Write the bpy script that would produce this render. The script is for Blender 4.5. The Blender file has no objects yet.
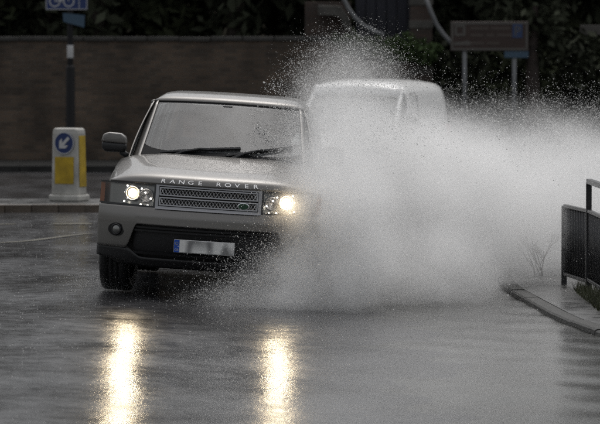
import bpy, bmesh, math, random
import numpy as np
from mathutils import Vector, Matrix
random.seed(7); rng = np.random.default_rng(7)
S = bpy.context.scene
COL = S.collection
R = math.radians

# ------------------------------------------------------------------ camera
F = 3333.0                      # focal length in photo pixels (600 wide)
CAM_H, HOR = 2.0, 63.0
cam_d = bpy.data.cameras.new('camera'); cam = bpy.data.objects.new('camera', cam_d); COL.objects.link(cam)
cam_d.sensor_width = 36; cam_d.lens = F / 600 * 36; cam_d.clip_start = 0.5; cam_d.clip_end = 6000
cam.location = (0, 0, CAM_H)
cam.rotation_euler = (R(90) - math.atan((212 - HOR) / F), 0, 0)
cam_d.dof.use_dof = True; cam_d.dof.focus_distance = 28.7; cam_d.dof.aperture_fstop = 4.0
S.camera = cam
# ------------------------------------------------------------------ sky, sun, exposure
W = bpy.data.worlds.new('World'); S.world = W; W.use_nodes = True
nt = W.node_tree; nt.nodes.clear()
wo = nt.nodes.new('ShaderNodeOutputWorld'); bg = nt.nodes.new('ShaderNodeBackground')
sky = nt.nodes.new('ShaderNodeTexSky'); sky.sky_type = 'NISHITA'; sky.sun_disc = False
sky.sun_elevation = R(68); sky.sun_rotation = R(12); sky.dust_density = 6; sky.air_density = 1.5
hs = nt.nodes.new('ShaderNodeHueSaturation'); hs.inputs['Saturation'].default_value = 0.22
nt.links.new(sky.outputs[0], hs.inputs['Color']); nt.links.new(hs.outputs[0], bg.inputs[0]); nt.links.new(bg.outputs[0], wo.inputs[0])
bg.inputs[1].default_value = 0.15
sl = bpy.data.lights.new('sun', 'SUN'); sl.energy = 0.5; sl.angle = R(60); sl.color = (1, 0.985, 0.96)
sun = bpy.data.objects.new('sun', sl); COL.objects.link(sun)
sun.rotation_euler = (R(-22), 0, R(-12))
S.view_settings.view_transform = 'Standard'; S.view_settings.look = 'None'
S.view_settings.exposure = -0.1; S.view_settings.gamma = 1; S.view_settings.use_curve_mapping = False
cy = S.cycles
cy.use_denoising = False          # the residual grain is close to the photograph's own
cy.max_bounces = 8; cy.diffuse_bounces = 2; cy.glossy_bounces = 3; cy.transmission_bounces = 4
cy.transparent_max_bounces = 10; cy.volume_bounces = 4
cy.volume_step_rate = 3.5; cy.volume_max_steps = 160
cy.sample_clamp_indirect = 6; cy.caustics_reflective = False; cy.caustics_refractive = False
cy.use_adaptive_sampling = True; cy.adaptive_threshold = 0.008

# ------------------------------------------------------------------ helpers
def G(px, py, z=0.0):           # photo pixel -> point on the level z
    s = (py - HOR) / (CAM_H - z); return Vector(((px - 300) / s, F / s, z))
def A(px, py, Y):               # photo pixel -> point at distance Y
    s = F / Y; return Vector(((px - 300) / s, Y, CAM_H - (py - HOR) / s))

def link(o, parent=None):
    COL.objects.link(o)
    if parent is not None: o.parent = parent
    return o
def empty(name, loc=(0, 0, 0), rot=(0, 0, 0)):
    o = bpy.data.objects.new(name, None); o.location = loc; o.rotation_euler = rot; o.empty_display_size = 0.2
    return link(o)
def tag(o, label=None, cat=None, group=None, kind=None):
    if label: o['label'] = label
    if cat: o['category'] = cat
    if group: o['group'] = group
    if kind: o['kind'] = kind
    return o

class MB:
    def __init__(s): s.v = []; s.f = []
    def add(s, v, f):
        b = len(s.v); s.v += [tuple(p) for p in v]; s.f += [tuple(i + b for i in q) for q in f]; return s
    def box(s, c, d, rz=0):
        x, y, z = d[0] / 2, d[1] / 2, d[2] / 2
        M = Matrix.Translation(Vector(c)) @ Matrix.Rotation(rz, 4, 'Z')
        v = [M @ Vector(p) for p in ((-x, -y, -z), (x, -y, -z), (x, y, -z), (-x, y, -z), (-x, -y, z), (x, -y, z), (x, y, z), (-x, y, z))]
        return s.add(v, [(0, 3, 2, 1), (4, 5, 6, 7), (0, 1, 5, 4), (1, 2, 6, 5), (2, 3, 7, 6), (3, 0, 4, 7)])
    def grid(s, fn, nu, nv):
        v = [fn(i / nu, j / nv) for j in range(nv + 1) for i in range(nu + 1)]
        return s.add(v, [(j * (nu + 1) + i, j * (nu + 1) + i + 1, (j + 1) * (nu + 1) + i + 1, (j + 1) * (nu + 1) + i) for j in range(nv) for i in range(nu)])
    def tube(s, pts, r, n=8, cap=True):
        pts = [Vector(p) for p in pts]; m = len(pts)
        rs = r if isinstance(r, (list, tuple)) else [r] * m
        v = []
        for i, p in enumerate(pts):
            t = (pts[min(i + 1, m - 1)] - pts[max(i - 1, 0)]).normalized()
            a = Vector((0, 0, 1)) if abs(t.z) < 0.9 else Vector((1, 0, 0))
            e1 = t.cross(a).normalized(); e2 = t.cross(e1)
            v += [p + e1 * rs[i] * math.cos(2 * math.pi * k / n) + e2 * rs[i] * math.sin(2 * math.pi * k / n) for k in range(n)]
        f = [(i * n + k, i * n + (k + 1) % n, (i + 1) * n + (k + 1) % n, (i + 1) * n + k) for i in range(m - 1) for k in range(n)]
        if cap: f += [tuple(range(n))[::-1], tuple((m - 1) * n + k for k in range(n))]
        return s.add(v, f)
    def lathe(s, prof, M=None, n=32, a0=0):   # prof (r, h) about local z
        M = M or Matrix(); m = len(prof)
        v = [M @ Vector((r * math.cos(a0 + 2 * math.pi * k / n), r * math.sin(a0 + 2 * math.pi * k / n), h)) for r, h in prof for k in range(n)]
        f = [(i * n + k, i * n + (k + 1) % n, (i + 1) * n + (k + 1) % n, (i + 1) * n + k) for i in range(m - 1) for k in range(n)]
        return s.add(v, f)
    def prism(s, poly, h, M=None):            # polygon in xy, extruded 0..h in z
        M = M or Matrix(); n = len(poly)
        v = [M @ Vector((p[0], p[1], 0)) for p in poly] + [M @ Vector((p[0], p[1], h)) for p in poly]
        return s.add(v, [tuple(range(n))[::-1], tuple(range(n, 2 * n))] + [(i, (i + 1) % n, n + (i + 1) % n, n + i) for i in range(n)])
    def build(s, name, mat, parent=None, smooth=False, bevel=0, solid=0, seg=2, weld=False):
        me = bpy.data.meshes.new(name); me.from_pydata(s.v, [], s.f); me.validate()
        bm = bmesh.new(); bm.from_mesh(me)
        if weld: bmesh.ops.remove_doubles(bm, verts=bm.verts, dist=1e-4)
        bmesh.ops.recalc_face_normals(bm, faces=bm.faces); bm.to_mesh(me); bm.free()
        if smooth: me.shade_smooth()
        if mat: me.materials.append(mat)
        o = bpy.data.objects.new(name, me)
        if solid:
            md = o.modifiers.new('solid', 'SOLIDIFY'); md.thickness = solid; md.offset = 0
        if bevel:
            md = o.modifiers.new('bevel', 'BEVEL'); md.width = bevel; md.segments = seg; md.limit_method = 'ANGLE'; md.angle_limit = R(40)
            if smooth: md.harden_normals = False
        return link(o, parent)

def copy_under(o, parent, mat4=None):
    c = o.copy(); link(c); c.parent = parent
    if mat4 is not None: c.matrix_local = mat4
    return c
def lerp(a, b, t): return a + (b - a) * t
def itp(x, xs, ys): return float(np.interp(x, xs, ys))
def sm(x, a, b): t = min(1, max(0, (x - a) / (b - a))); return t * t * (3 - 2 * t)

# ------------------------------------------------------------------ materials
def mat(name, col, rough=0.5, metal=0, coat=0, spec=0.5, var=0, vscale=6, bump=0, bscale=40, emit=None, es=0, trans=0):
    m = bpy.data.materials.new(name); m.use_nodes = True; t = m.node_tree; b = t.nodes['Principled BSDF']
    b.inputs['Base Color'].default_value = (*col, 1); b.inputs['Roughness'].default_value = rough
    b.inputs['Metallic'].default_value = metal; b.inputs['Coat Weight'].default_value = coat; b.inputs['Coat Roughness'].default_value = 0.06
    b.inputs['Specular IOR Level'].default_value = spec
    b.inputs['Transmission Weight'].default_value = trans
    if emit: b.inputs['Emission Color'].default_value = (*emit, 1); b.inputs['Emission Strength'].default_value = es
    tc = t.nodes.new('ShaderNodeTexCoord')
    if var:
        n = t.nodes.new('ShaderNodeTexNoise'); n.inputs['Scale'].default_value = vscale; n.inputs['Detail'].default_value = 5
        t.links.new(tc.outputs['Object'], n.inputs['Vector'])
        mr = t.nodes.new('ShaderNodeMapRange'); mr.inputs['From Min'].default_value = .3; mr.inputs['From Max'].default_value = .7
        mr.inputs['To Min'].default_value = 1 - var; mr.inputs['To Max'].default_value = 1 + var
        t.links.new(n.outputs['Fac'], mr.inputs['Value'])
        mx = t.nodes.new('ShaderNodeVectorMath'); mx.operation = 'SCALE'; mx.inputs[0].default_value = col
        t.links.new(mr.outputs[0], mx.inputs['Scale']); t.links.new(mx.outputs[0], b.inputs['Base Color'])
    if bump:
        n = t.nodes.new('ShaderNodeTexNoise'); n.inputs['Scale'].default_value = bscale; n.inputs['Detail'].default_value = 4
        t.links.new(tc.outputs['Object'], n.inputs['Vector'])
        bp = t.nodes.new('ShaderNodeBump'); bp.inputs['Strength'].default_value = bump; bp.inputs['Distance'].default_value = 0.01
        t.links.new(n.outputs['Fac'], bp.inputs['Height']); t.links.new(bp.outputs[0], b.inputs['Normal'])
    return m

def paint_mat(name, col, metal, rough):
    m = mat(name, col, rough, metal, coat=0.7)
    t = m.node_tree; b = t.nodes['Principled BSDF']; tc = t.nodes.new('ShaderNodeTexCoord')
    # rain beads: small voronoi bumps on the paint, and road grime low down
    v = t.nodes.new('ShaderNodeTexVoronoi'); v.inputs['Scale'].default_value = 70; t.links.new(tc.outputs['Object'], v.inputs['Vector'])
    mr = t.nodes.new('ShaderNodeMapRange'); mr.inputs['From Min'].default_value = 0.1; mr.inputs['From Max'].default_value = 0.38; mr.inputs['To Min'].default_value = 1; mr.inputs['To Max'].default_value = 0
    t.links.new(v.outputs['Distance'], mr.inputs['Value'])
    bp = t.nodes.new('ShaderNodeBump'); bp.inputs['Strength'].default_value = 0.35; bp.inputs['Distance'].default_value = 0.002
    t.links.new(mr.outputs[0], bp.inputs['Height']); t.links.new(bp.outputs[0], b.inputs['Coat Normal'])
    n = t.nodes.new('ShaderNodeTexNoise'); n.inputs['Scale'].default_value = 5; n.inputs['Detail'].default_value = 6; t.links.new(tc.outputs['Object'], n.inputs['Vector'])
    mr2 = t.nodes.new('ShaderNodeMapRange'); mr2.inputs['To Min'].default_value = rough - .06; mr2.inputs['To Max'].default_value = rough + .14
    t.links.new(n.outputs['Fac'], mr2.inputs['Value']); t.links.new(mr2.outputs[0], b.inputs['Roughness'])
    return m

def glass_mat(name, tint=(.7, .72, .72), film=0.12, rough=0.03, arcs=()):
    m = bpy.data.materials.new(name); m.use_nodes = True; t = m.node_tree; t.nodes.clear()
    o = t.nodes.new('ShaderNodeOutputMaterial'); tr = t.nodes.new('ShaderNodeBsdfTransparent'); tr.inputs[0].default_value = (*tint, 1)
    gl = t.nodes.new('ShaderNodeBsdfGlossy'); gl.inputs['Roughness'].default_value = rough; gl.inputs[0].default_value = (1, 1, 1, 1)
    fr = t.nodes.new('ShaderNodeFresnel'); fr.inputs[0].default_value = 1.45
    mx = t.nodes.new('ShaderNodeMixShader'); t.links.new(fr.outputs[0], mx.inputs[0]); t.links.new(tr.outputs[0], mx.inputs[1]); t.links.new(gl.outputs[0], mx.inputs[2])
    df = t.nodes.new('ShaderNodeBsdfDiffuse'); df.inputs[0].default_value = (.75, .76, .77, 1)
    tc = t.nodes.new('ShaderNodeTexCoord'); n = t.nodes.new('ShaderNodeTexNoise'); n.inputs['Scale'].default_value = 7; n.inputs['Detail'].default_value = 3
    t.links.new(tc.outputs['Object'], n.inputs['Vector'])
    mr = t.nodes.new('ShaderNodeMapRange'); mr.inputs['From Min'].default_value = .35; mr.inputs['From Max'].default_value = .75; mr.inputs['To Min'].default_value = film * .75; mr.inputs['To Max'].default_value = film * 1.25
    t.links.new(n.outputs['Fac'], mr.inputs['Value'])
    fac = mr.outputs[0]
    for c_, r_ in arcs:
        dd = t.nodes.new('ShaderNodeVectorMath'); dd.operation = 'DISTANCE'; t.links.new(tc.outputs['Object'], dd.inputs[0]); dd.inputs[1].default_value = c_
        ma = t.nodes.new('ShaderNodeMapRange'); ma.inputs['From Min'].default_value = r_ - .015; ma.inputs['From Max'].default_value = r_ + .015; ma.inputs['To Min'].default_value = .68; t.links.new(dd.outputs['Value'], ma.inputs['Value'])
        mm = t.nodes.new('ShaderNodeMath'); mm.operation = 'MULTIPLY'; t.links.new(fac, mm.inputs[0]); t.links.new(ma.outputs[0], mm.inputs[1]); fac = mm.outputs[0]
    m2 = t.nodes.new('ShaderNodeMixShader'); t.links.new(fac, m2.inputs[0]); t.links.new(mx.outputs[0], m2.inputs[1]); t.links.new(df.outputs[0], m2.inputs[2])
    t.links.new(m2.outputs[0], o.inputs[0])
    return m

def road_mat(name, col, ripple=1.0, rlo=0.13, rhi=0.27):
    m = bpy.data.materials.new(name); m.use_nodes = True; t = m.node_tree; b = t.nodes['Principled BSDF']
    tc = t.nodes.new('ShaderNodeTexCoord')
    def noise(scale, detail=4, rough=.55, sx=1, sy=1):
        mp = t.nodes.new('ShaderNodeMapping'); mp.inputs['Scale'].default_value = (sx, sy, 1); t.links.new(tc.outputs['Object'], mp.inputs[0])
        n = t.nodes.new('ShaderNodeTexNoise'); n.inputs['Scale'].default_value = scale; n.inputs['Detail'].default_value = detail; n.inputs['Roughness'].default_value = rough
        t.links.new(mp.outputs[0], n.inputs['Vector']); return n.outputs['Fac']
    def mrange(s, a, c, d, e):
        mr = t.nodes.new('ShaderNodeMapRange'); 
        for k, v in zip(('From Min', 'From Max', 'To Min', 'To Max'), (a, c, d, e)): mr.inputs[k].default_value = v
        t.links.new(s, mr.inputs['Value']); return mr.outputs[0]
    def math_(op, a, c):
        n = t.nodes.new('ShaderNodeMath'); n.operation = op
        for i, v in enumerate((a, c)):
            if isinstance(v, (int, float)): n.inputs[i].default_value = v
            else: t.links.new(v, n.inputs[i])
        return n.outputs[0]
    big = noise(.9, 5, .6, 1, .6); mid = noise(6.5, 4, .6, 1, .8); fine = noise(140, 2); rip = noise(42, 3, .6)
    b.inputs['Specular IOR Level'].default_value = .5
    sc = t.nodes.new('ShaderNodeVectorMath'); sc.operation = 'SCALE'; sc.inputs[0].default_value = col
    t.links.new(mrange(math_('ADD', math_('MULTIPLY', big, .6), math_('MULTIPLY', fine, .4)), .38, .62, .5, 1.6), sc.inputs['Scale']); t.links.new(sc.outputs[0], b.inputs['Base Color'])
    t.links.new(mrange(math_('ADD', math_('MULTIPLY', big, .55), math_('MULTIPLY', mid, .45)), .38, .62, rlo, rhi), b.inputs['Roughness'])
    b1 = t.nodes.new('ShaderNodeBump'); b1.inputs['Strength'].default_value = .30 * ripple; b1.inputs['Distance'].default_value = .006; t.links.new(rip, b1.inputs['Height'])
    b2 = t.nodes.new('ShaderNodeBump'); b2.inputs['Strength'].default_value = .26 * ripple; b2.inputs['Distance'].default_value = .012; t.links.new(mid, b2.inputs['Height']); t.links.new(b1.outputs[0], b2.inputs['Normal'])
    b3 = t.nodes.new('ShaderNodeBump'); b3.inputs['Strength'].default_value = .08; b3.inputs['Distance'].default_value = .003; t.links.new(fine, b3.inputs['Height']); t.links.new(b2.outputs[0], b3.inputs['Normal'])
    t.links.new(b3.outputs[0], b.inputs['Normal'])
    return m

def brick_mat(name, c1, c2, mortar, scale=1.0):
    m = bpy.data.materials.new(name); m.use_nodes = True; t = m.node_tree; b = t.nodes['Principled BSDF']
    tc = t.nodes.new('ShaderNodeTexCoord'); sp = t.nodes.new('ShaderNodeSeparateXYZ'); cb = t.nodes.new('ShaderNodeCombineXYZ')
    t.links.new(tc.outputs['Object'], sp.inputs[0])
    ad = t.nodes.new('ShaderNodeMath'); t.links.new(sp.outputs[0], ad.inputs[0]); t.links.new(sp.outputs[1], ad.inputs[1])
    t.links.new(ad.outputs[0], cb.inputs[0]); t.links.new(sp.outputs[2], cb.inputs[1])
    br = t.nodes.new('ShaderNodeTexBrick'); t.links.new(cb.outputs[0], br.inputs[0])
    br.inputs['Color1'].default_value = (*c1, 1); br.inputs['Color2'].default_value = (*c2, 1); br.inputs['Mortar'].default_value = (*mortar, 1)
    br.inputs['Scale'].default_value = 1; br.inputs['Brick Width'].default_value = .225 * scale; br.inputs['Row Height'].default_value = .075 * scale
    br.inputs['Mortar Size'].default_value = .006; br.inputs['Bias'].default_value = -.2
    n = t.nodes.new('ShaderNodeTexNoise'); n.inputs['Scale'].default_value = 1.3; n.inputs['Detail'].default_value = 6; t.links.new(tc.outputs['Object'], n.inputs[0])
    mr = t.nodes.new('ShaderNodeMapRange'); mr.inputs['From Min'].default_value = .3; mr.inputs['From Max'].default_value = .7; mr.inputs['To Min'].default_value = .55; mr.inputs['To Max'].default_value = 1.35
    t.links.new(n.outputs['Fac'], mr.inputs['Value'])
    vs = t.nodes.new('ShaderNodeVectorMath'); vs.operation = 'SCALE'; t.links.new(br.outputs['Color'], vs.inputs[0]); t.links.new(mr.outputs[0], vs.inputs['Scale'])
    t.links.new(vs.outputs[0], b.inputs['Base Color'])
    bp = t.nodes.new('ShaderNodeBump'); bp.invert = True; bp.inputs['Distance'].default_value = .01; t.links.new(br.outputs['Fac'], bp.inputs['Height']); t.links.new(bp.outputs[0], b.inputs['Normal'])
    b.inputs['Roughness'].default_value = .65; b.inputs['Specular IOR Level'].default_value = .3
    return m

def leaf_mat(name, col):
    m = mat(name, col, .75, var=.5, vscale=1.2, spec=.12); return m

M = {}
M['paint'] = paint_mat('silver_grey_paint', (.172, .164, .154), .7, .38)
M['white'] = paint_mat('white_paint', (.78, .78, .77), 0, .35)
M['black'] = mat('black_plastic', (.012, .012, .013), .45, bump=.2)
M['gloss_black'] = mat('gloss_black', (.01, .01, .011), .2)
M['frit'] = mat('black_frit', (.012, .012, .013), .7, spec=.15)
M['rubber'] = mat('tyre_rubber', (.016, .016, .017), .5, var=.3, bump=.4, bscale=90)
M['alloy'] = mat('alloy', (.35, .35, .36), .35, .9)
M['chrome'] = mat('bright_trim', (.72, .72, .73), .2, 1)
M['satin'] = mat('satin_trim', (.30, .30, .31), .35, .8)
M['letter'] = mat('letter_silver', (.9, .9, .9), .4, .0)
M['glass'] = glass_mat('wet_windscreen', tint=(.85, .87, .87), film=.12, arcs=(((-.46, 1.33, 1.16), .66),))
M['sideglass'] = glass_mat('tinted_glass', (.55, .57, .57), .04)
M['lens'] = glass_mat('lens_cover', (.93, .93, .93), .02)
M['lamp'] = mat('lit_lamp', (1, .9, .75), .3, emit=(1, .72, .37), es=11)
M['led'] = mat('lit_led', (1, 1, 1), .3, emit=(1, .93, .82), es=9)
M['amber'] = mat('amber_lens', (.18, .055, .016), .15, coat=.5)
M['housing'] = mat('lamp_housing', (.22, .22, .21), .3, .8)
M['grillemesh'] = mat('silver_mesh', (.55, .55, .55), .35, .35)
M['interior'] = mat('dark_interior', (.05, .05, .052), .7)
M['tan'] = mat('seat_leather', (.16, .155, .15), .5)
M['asphalt'] = road_mat('wet_asphalt', (.036, .036, .038))
M['water'] = road_mat('puddle_water', (.05, .05, .047), .9, .10, .2)
M['pave'] = road_mat('wet_pavement', (.048, .048, .047), 1.1, .15, .5)
M['farpave'] = mat('far_pavement_tarmac', (.022, .022, .021), .85, var=.3, spec=.1)
M['farkerb'] = mat('far_kerb_stone', (.03, .03, .029), .8, var=.3, spec=.1)
M['kerb'] = mat('kerb_granite', (.036, .036, .034), .6, spec=.3, var=.3, vscale=8, bump=.5)
M['island'] = mat('island_brick_edge', (.085, .066, .05), .4, var=.35, vscale=5, bump=.5)
M['line'] = mat('worn_line_paint', (.085, .076, .05), .35, var=.35, vscale=9, bump=.3)
M['brick'] = brick_mat('old_wet_brick', (.105, .074, .052), (.050, .039, .030), (.090, .084, .073))
M['pierbrick'] = brick_mat('pier_brick', (.065, .043, .034), (.042, .033, .028), (.06, .056, .05))
M['stone'] = mat('weathered_stone', (.07, .066, .058), .7, var=.3, vscale=4, bump=.5)
M['cope'] = mat('coping_stone_mat', (.038, .036, .032), .6, var=.35, vscale=3, bump=.5)
M['navy'] = mat('navy_painted_steel', (.006, .007, .016), .5, var=.2)
M['galv'] = mat('galvanised', (.12, .125, .13), .45, .3, var=.2)
M['palerail'] = mat('pale_rail_paint', (.15, .155, .16), .45, var=.2)
M['postblack'] = mat('post_black', (.010, .010, .011), .6, spec=.2)
M['signblue'] = mat('sign_blue', (.012, .030, .12), .4)
M['signlight'] = mat('sign_light_blue', (.04, .08, .125), .4)
M['signbrown'] = mat('sign_brown', (.032, .016, .012), .45, var=.15)
M['signwhite'] = mat('sign_white', (.5, .5, .5), .45)
M['signdim'] = mat('sign_faded_cream', (.085, .078, .07), .5)
M['bollwhite'] = mat('bollard_white', (.40, .39, .36), .45, var=.35, vscale=4)
M['bollyellow'] = mat('bollard_yellow', (.42, .28, .015), .4, var=.3)
M['railblack'] = mat('rail_black_paint', (.016, .016, .018), .35, var=.3, bump=.2)
M['bark'] = mat('bark', (.03, .024, .018), .8, var=.4, bump=.8, bscale=14)
M['leafA'] = leaf_mat('leaf_dark', (.042, .047, .031)); M['leafB'] = leaf_mat('leaf_mid', (.052, .06, .034)); M['leafC'] = leaf_mat('ivy_leaf', (.065, .095, .04))
M['grass'] = mat('weed_blade', (.05, .055, .024), .5, var=.4, vscale=4)
M['soil'] = mat('dark_soil', (.02, .019, .015), .95, var=.4, bump=.6, spec=0)
M['twig'] = mat('twig', (.07, .06, .05), .7)
M['skin'] = mat('skin', (.42, .26, .19), .5); M['coatcloth'] = mat('dark_cloth', (.03, .035, .05), .8, bump=.3); M['hair'] = mat('hair', (.03, .02, .014), .6)

# ------------------------------------------------------------------ ground, road, pavement
def zr(x):                       # road crossfall: falls to the kerb
    return -0.055 * (0.16 * math.log1p(math.exp((x + 1.75) / .16))) + 0.040 * (0.16 * math.log1p(math.exp((x - .35) / .16))) if abs(x) < 30 else zr(29 * (1 if x > 0 else -1))
def kx(y):                       # kerb line (road edge) X at distance y
    return itp(y, KY, KX)
ky = [6, 14, 20, 24, 25.7, 27.2, 29.2, 31.1, 32.6, 34, 36, 38, 41, 46, 52, 60]
kxv = [5.2, 4.2, 3.3, 2.62, 2.32, 2.12, 2.0, 1.88, 1.92, 2.06, 2.38, 2.85, 3.7, 5.3, 7.8, 12]
KY = np.linspace(6, 60, 200); KX = np.interp(KY, ky, kxv)
for _ in range(5): KX[1:-1] = (KX[:-2] + KX[1:-1] * 2 + KX[2:]) / 4

g = MB(); g.grid(lambda u, v: (lerp(-3000, 3000, u), lerp(-500, 5000, v), -0.6), 2, 2)
tag(g.build('ground', M['soil']), kind='structure')
xs = list(np.concatenate([[-60, -30, -15, -8], np.linspace(-5, 5, 81), [8, 15, 29]])); ys = list(np.concatenate([[-20, 0, 8], np.linspace(12, 62, 160), [64.9]]))
def rb(x, y): return .004 * math.sin(x * 3.1 + 1.7 * math.sin(y * .7)) + .004 * math.sin(y * 1.9 + x * 1.3) + .003 * math.sin(y * 4.3 - x * 2.2)
g = MB(); g.v = [(x, y, zr(min(x, 3.0)) + rb(x, y)) for y in ys for x in xs]
n = len(xs); g.f = [(j * n + i, j * n + i + 1, (j + 1) * n + i + 1, (j + 1) * n + i) for j in range(len(ys) - 1) for i in range(n - 1)]
tag(g.build('road', M['asphalt'], smooth=True), kind='structure')
# standing water along the kerb
g = MB(); Zw = zr(.75)
def pud(u, v):
    y = lerp(17, 41, v); x0 = .2 + .25 * math.sin(y * .55 + .6) + .15 * math.sin(y * 1.7); x = lerp(x0, kx(y) + .03, u)
    yc = itp(x, [-.1, .38, 1.04, 1.6, 2.2], [29.4, 28.55, 28.95, 29.45, 30.2]) + .10 * math.sin(x * 7) + .05 * math.sin(x * 17 + 1)
    wv = (.018 * math.exp(-((y - yc) / .09) ** 2) + .010 * math.exp(-((y - yc - .33) / .08) ** 2)) * (1 + .4 * math.sin(x * 23) + .3 * math.sin(x * 41 + 2)) * sm(x, -.1, .15) * (1 - sm(x, 1.5, 1.95))
    return (x, y, Zw + wv + .0025 * math.sin(x * 9 + 3 * math.sin(y * 2)) + .002 * math.sin(y * 7 + 4 * x))
g.grid(pud, 90, 640); tag(g.build('puddle', M['water'], smooth=True), kind='structure')
# pavement on the right, behind the kerb
PZ = zr(2.1) + .065
g = MB(); g.grid(lambda u, v: (kx(lerp(6, 60, v)) + .14 + u * u * 30, lerp(6, 60, v), PZ + .01 * u), 10, 120)
tag(g.build('pavement', M['pave'], smooth=True), kind='structure')
kerb = tag(empty('kerb'), kind='structure')
Lk = .915; yy = 6.0; pos = []
while yy < 50:
    t = Vector((kx(yy + .1) - kx(yy - .1), .2)).normalized(); y2 = yy + Lk * t.y
    pos.append((yy, y2)); yy = y2
for a, b in pos:
    p0 = Vector((kx(a), a)); p1 = Vector((kx(b), b)); d = p1 - p0; L = d.length - .008; d.normalize(); nrm = Vector((d.y, -d.x))
    c = (p0 + p1) / 2 + nrm * .07
    m_ = MB(); prof = [(-.07, -.25), (.07, -.25), (.07, .0), (-.045, .0), (-.062, -.012), (-.07, -.04)]
    v = [(x, -L / 2, z) for x, z in prof] + [(x, L / 2, z) for x, z in prof]; k = len(prof)
    m_.add(v, [tuple(range(k)), tuple(range(2 * k - 1, k - 1, -1))] + [(i, k + i, k + (i + 1) % k, (i + 1) % k) for i in range(k)])
    o = m_.build('kerb_stone', M['kerb'], kerb); o.location = (c.x, c.y, PZ + random.uniform(-.006, .006)); o.rotation_euler = (0, 0, math.atan2(d.y, d.x) - math.pi / 2)
# far pavement below the wall
g = MB(); g.grid(lambda u, v: (lerp(-40, 40, u), lerp(61.2, 66, v), .10 + .02 * v), 8, 2); tag(g.build('far_pavement', M['farpave']), kind='structure')
fk = tag(empty('far_kerb'), kind='structure')
kb = MB(); kb.box((0, 0, 0), (.905, .14, .25)); kme = None
for i in range(26):
    if kme is None: o = kb.build('kerb_stone', M['farkerb'], fk, bevel=.012); kme = o
    else: o = copy_under(kme, fk)
    o.location = (-12 + i * .915, 61.13, -.005 + random.uniform(-.004, .004))
g = MB(); g.grid(lambda u, v: (lerp(-60, 60, u), lerp(65.5, 140, v), .06 + 14.0 * sm(v, .14, .6)), 8, 24); tag(g.build('verge_sky_block', M['soil']), kind='structure')  # ground behind the wall; its rise is added to block sky between trees
# traffic island
isl = tag(empty('traffic_island', (0, 0, 0)), kind='structure')
poly = [(-9, 44.75), (-3.0, 44.75)] + [(-3.0 + .95 * math.sin(a), 45.7 - .95 * math.cos(a)) for a in np.linspace(.15, math.pi, 14)] + [(-9, 46.65)]
g = MB(); g.prism(poly, .235, Matrix.Translation((0, 0, -.13))); g.build('island_top', M['pave'], isl, bevel=.02)
for i in range(17):
    x = -9 + .36 * i
    o = MB().box((0, 0, 0), (.352, .10, .23)).build('edge_block', M['island'], isl, bevel=.012); o.location = (x + .18, 44.70, -.012 + random.uniform(-.004, .004))
for a in np.linspace(.25, 1.9, 6):
    o = MB().box((0, 0, 0), (.30, .10, .23)).build('edge_block', M['island'], isl, bevel=.012)
    o.location = (-3.0 + 1.0 * math.sin(a), 45.7 - 1.0 * math.cos(a), -.012); o.rotation_euler = (0, 0, a)
# painted lines
def strip(p0, p1, w, name='road_marking'):
    p0, p1 = Vector(p0), Vector(p1); d = (p1 - p0).normalized(); nn = Vector((-d.y, d.x)) * w / 2; k = 14
    m_ = MB()
    def fn(u, v):
        p = p0.lerp(p1, u) + nn * (2 * v - 1); return (p.x, p.y, zr(p.x) + rb(p.x, p.y) + .006)
    m_.grid(fn, k, 1); return tag(m_.build(name, M['line']), kind='structure')
strip((-4.6, 34.4), (-3.55, 36.6), .1); strip((-3.5, 36.7), (-2.45, 38.9), .1)
for x0, x1 in ((-5.2, -4.75), (-4.0, -3.55), (-3.05, -2.6), (-2.0, -1.6)): strip((x0, 41.25), (x1, 41.4), .22)

# ------------------------------------------------------------------ SUV
suv = empty('suv', (-.845, 28.5, -.054), (0, R(3.65), R(-2.6)))
tag(suv, 'silver grey SUV with lit headlights ploughing through the kerbside puddle', 'SUV')
def pl(x): return .30 * (min(1, abs(x) / .955)) ** 2.6
wy = lambda y: itp(y, [0, .5, .9, 1.6, 3.6, 4.3, 4.75], [.93, .95, .957, .95, .957, .94, .90])
zs = lambda y: itp(y, [0, .16, .6, 1.3, 1.8, 3.4, 4.75], [.98, .985, 1.035, 1.125, 1.14, 1.15, 1.12])
zt = lambda y: itp(y, [0, .9, 1.30, 1.42, 4.2, 4.3, 4.8], [.93, .97, 1.03, .62, .62, 1.0, 1.0])
def half(y):
    w = wy(y); s = zs(y); zb = itp(y, [0, .5, 4.2, 4.75], [.30, .24, .24, .36])
    return [(0, zb), (w - .16, zb), (w - .06, zb + .04), (w - .022, .48), (w - .004, .62), (w, .76), (w - .004, .88), (w - .02, s - .07), (w - .045, s - .02), (w - .085, s), (w - .15, s - .005), (w - .19, zt(y)), (0, zt(y))]
st = [.16, .22, .3, .42, .56, .72, .88, 1.04, 1.2, 1.3, 1.42, 1.6, 1.9, 2.3, 2.8, 3.2, 3.45, 3.6, 3.8, 4.05, 4.2, 4.3, 4.45, 4.6, 4.68, 4.73]
b = MB(); rows = []
for y in st:
    h = half(y); full = h + [(-x, z) for x, z in h[-2:0:-1]]
    k = max(0, min(1, (1.0 - y) / .84)); sh = 1 if y < 4.6 else lerp(1, .95, (y - 4.6) / .13)
    rows.append([(x * sh, y + pl(x) * k, z) for x, z in full])
n = len(rows[0]); b.v = [p for r_ in rows for p in r_]
b.f = [(j * n + i, j * n + (i + 1) % n, (j + 1) * n + (i + 1) % n, (j + 1) * n + i) for j in range(len(rows) - 1) for i in range(n)]
b.f += [tuple(range(n)), tuple(range((len(rows) - 1) * n, len(rows) * n))[::-1]]
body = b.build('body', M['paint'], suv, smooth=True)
me = body.data; me.materials.append(M['black']); me.materials.append(M['interior'])
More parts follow.
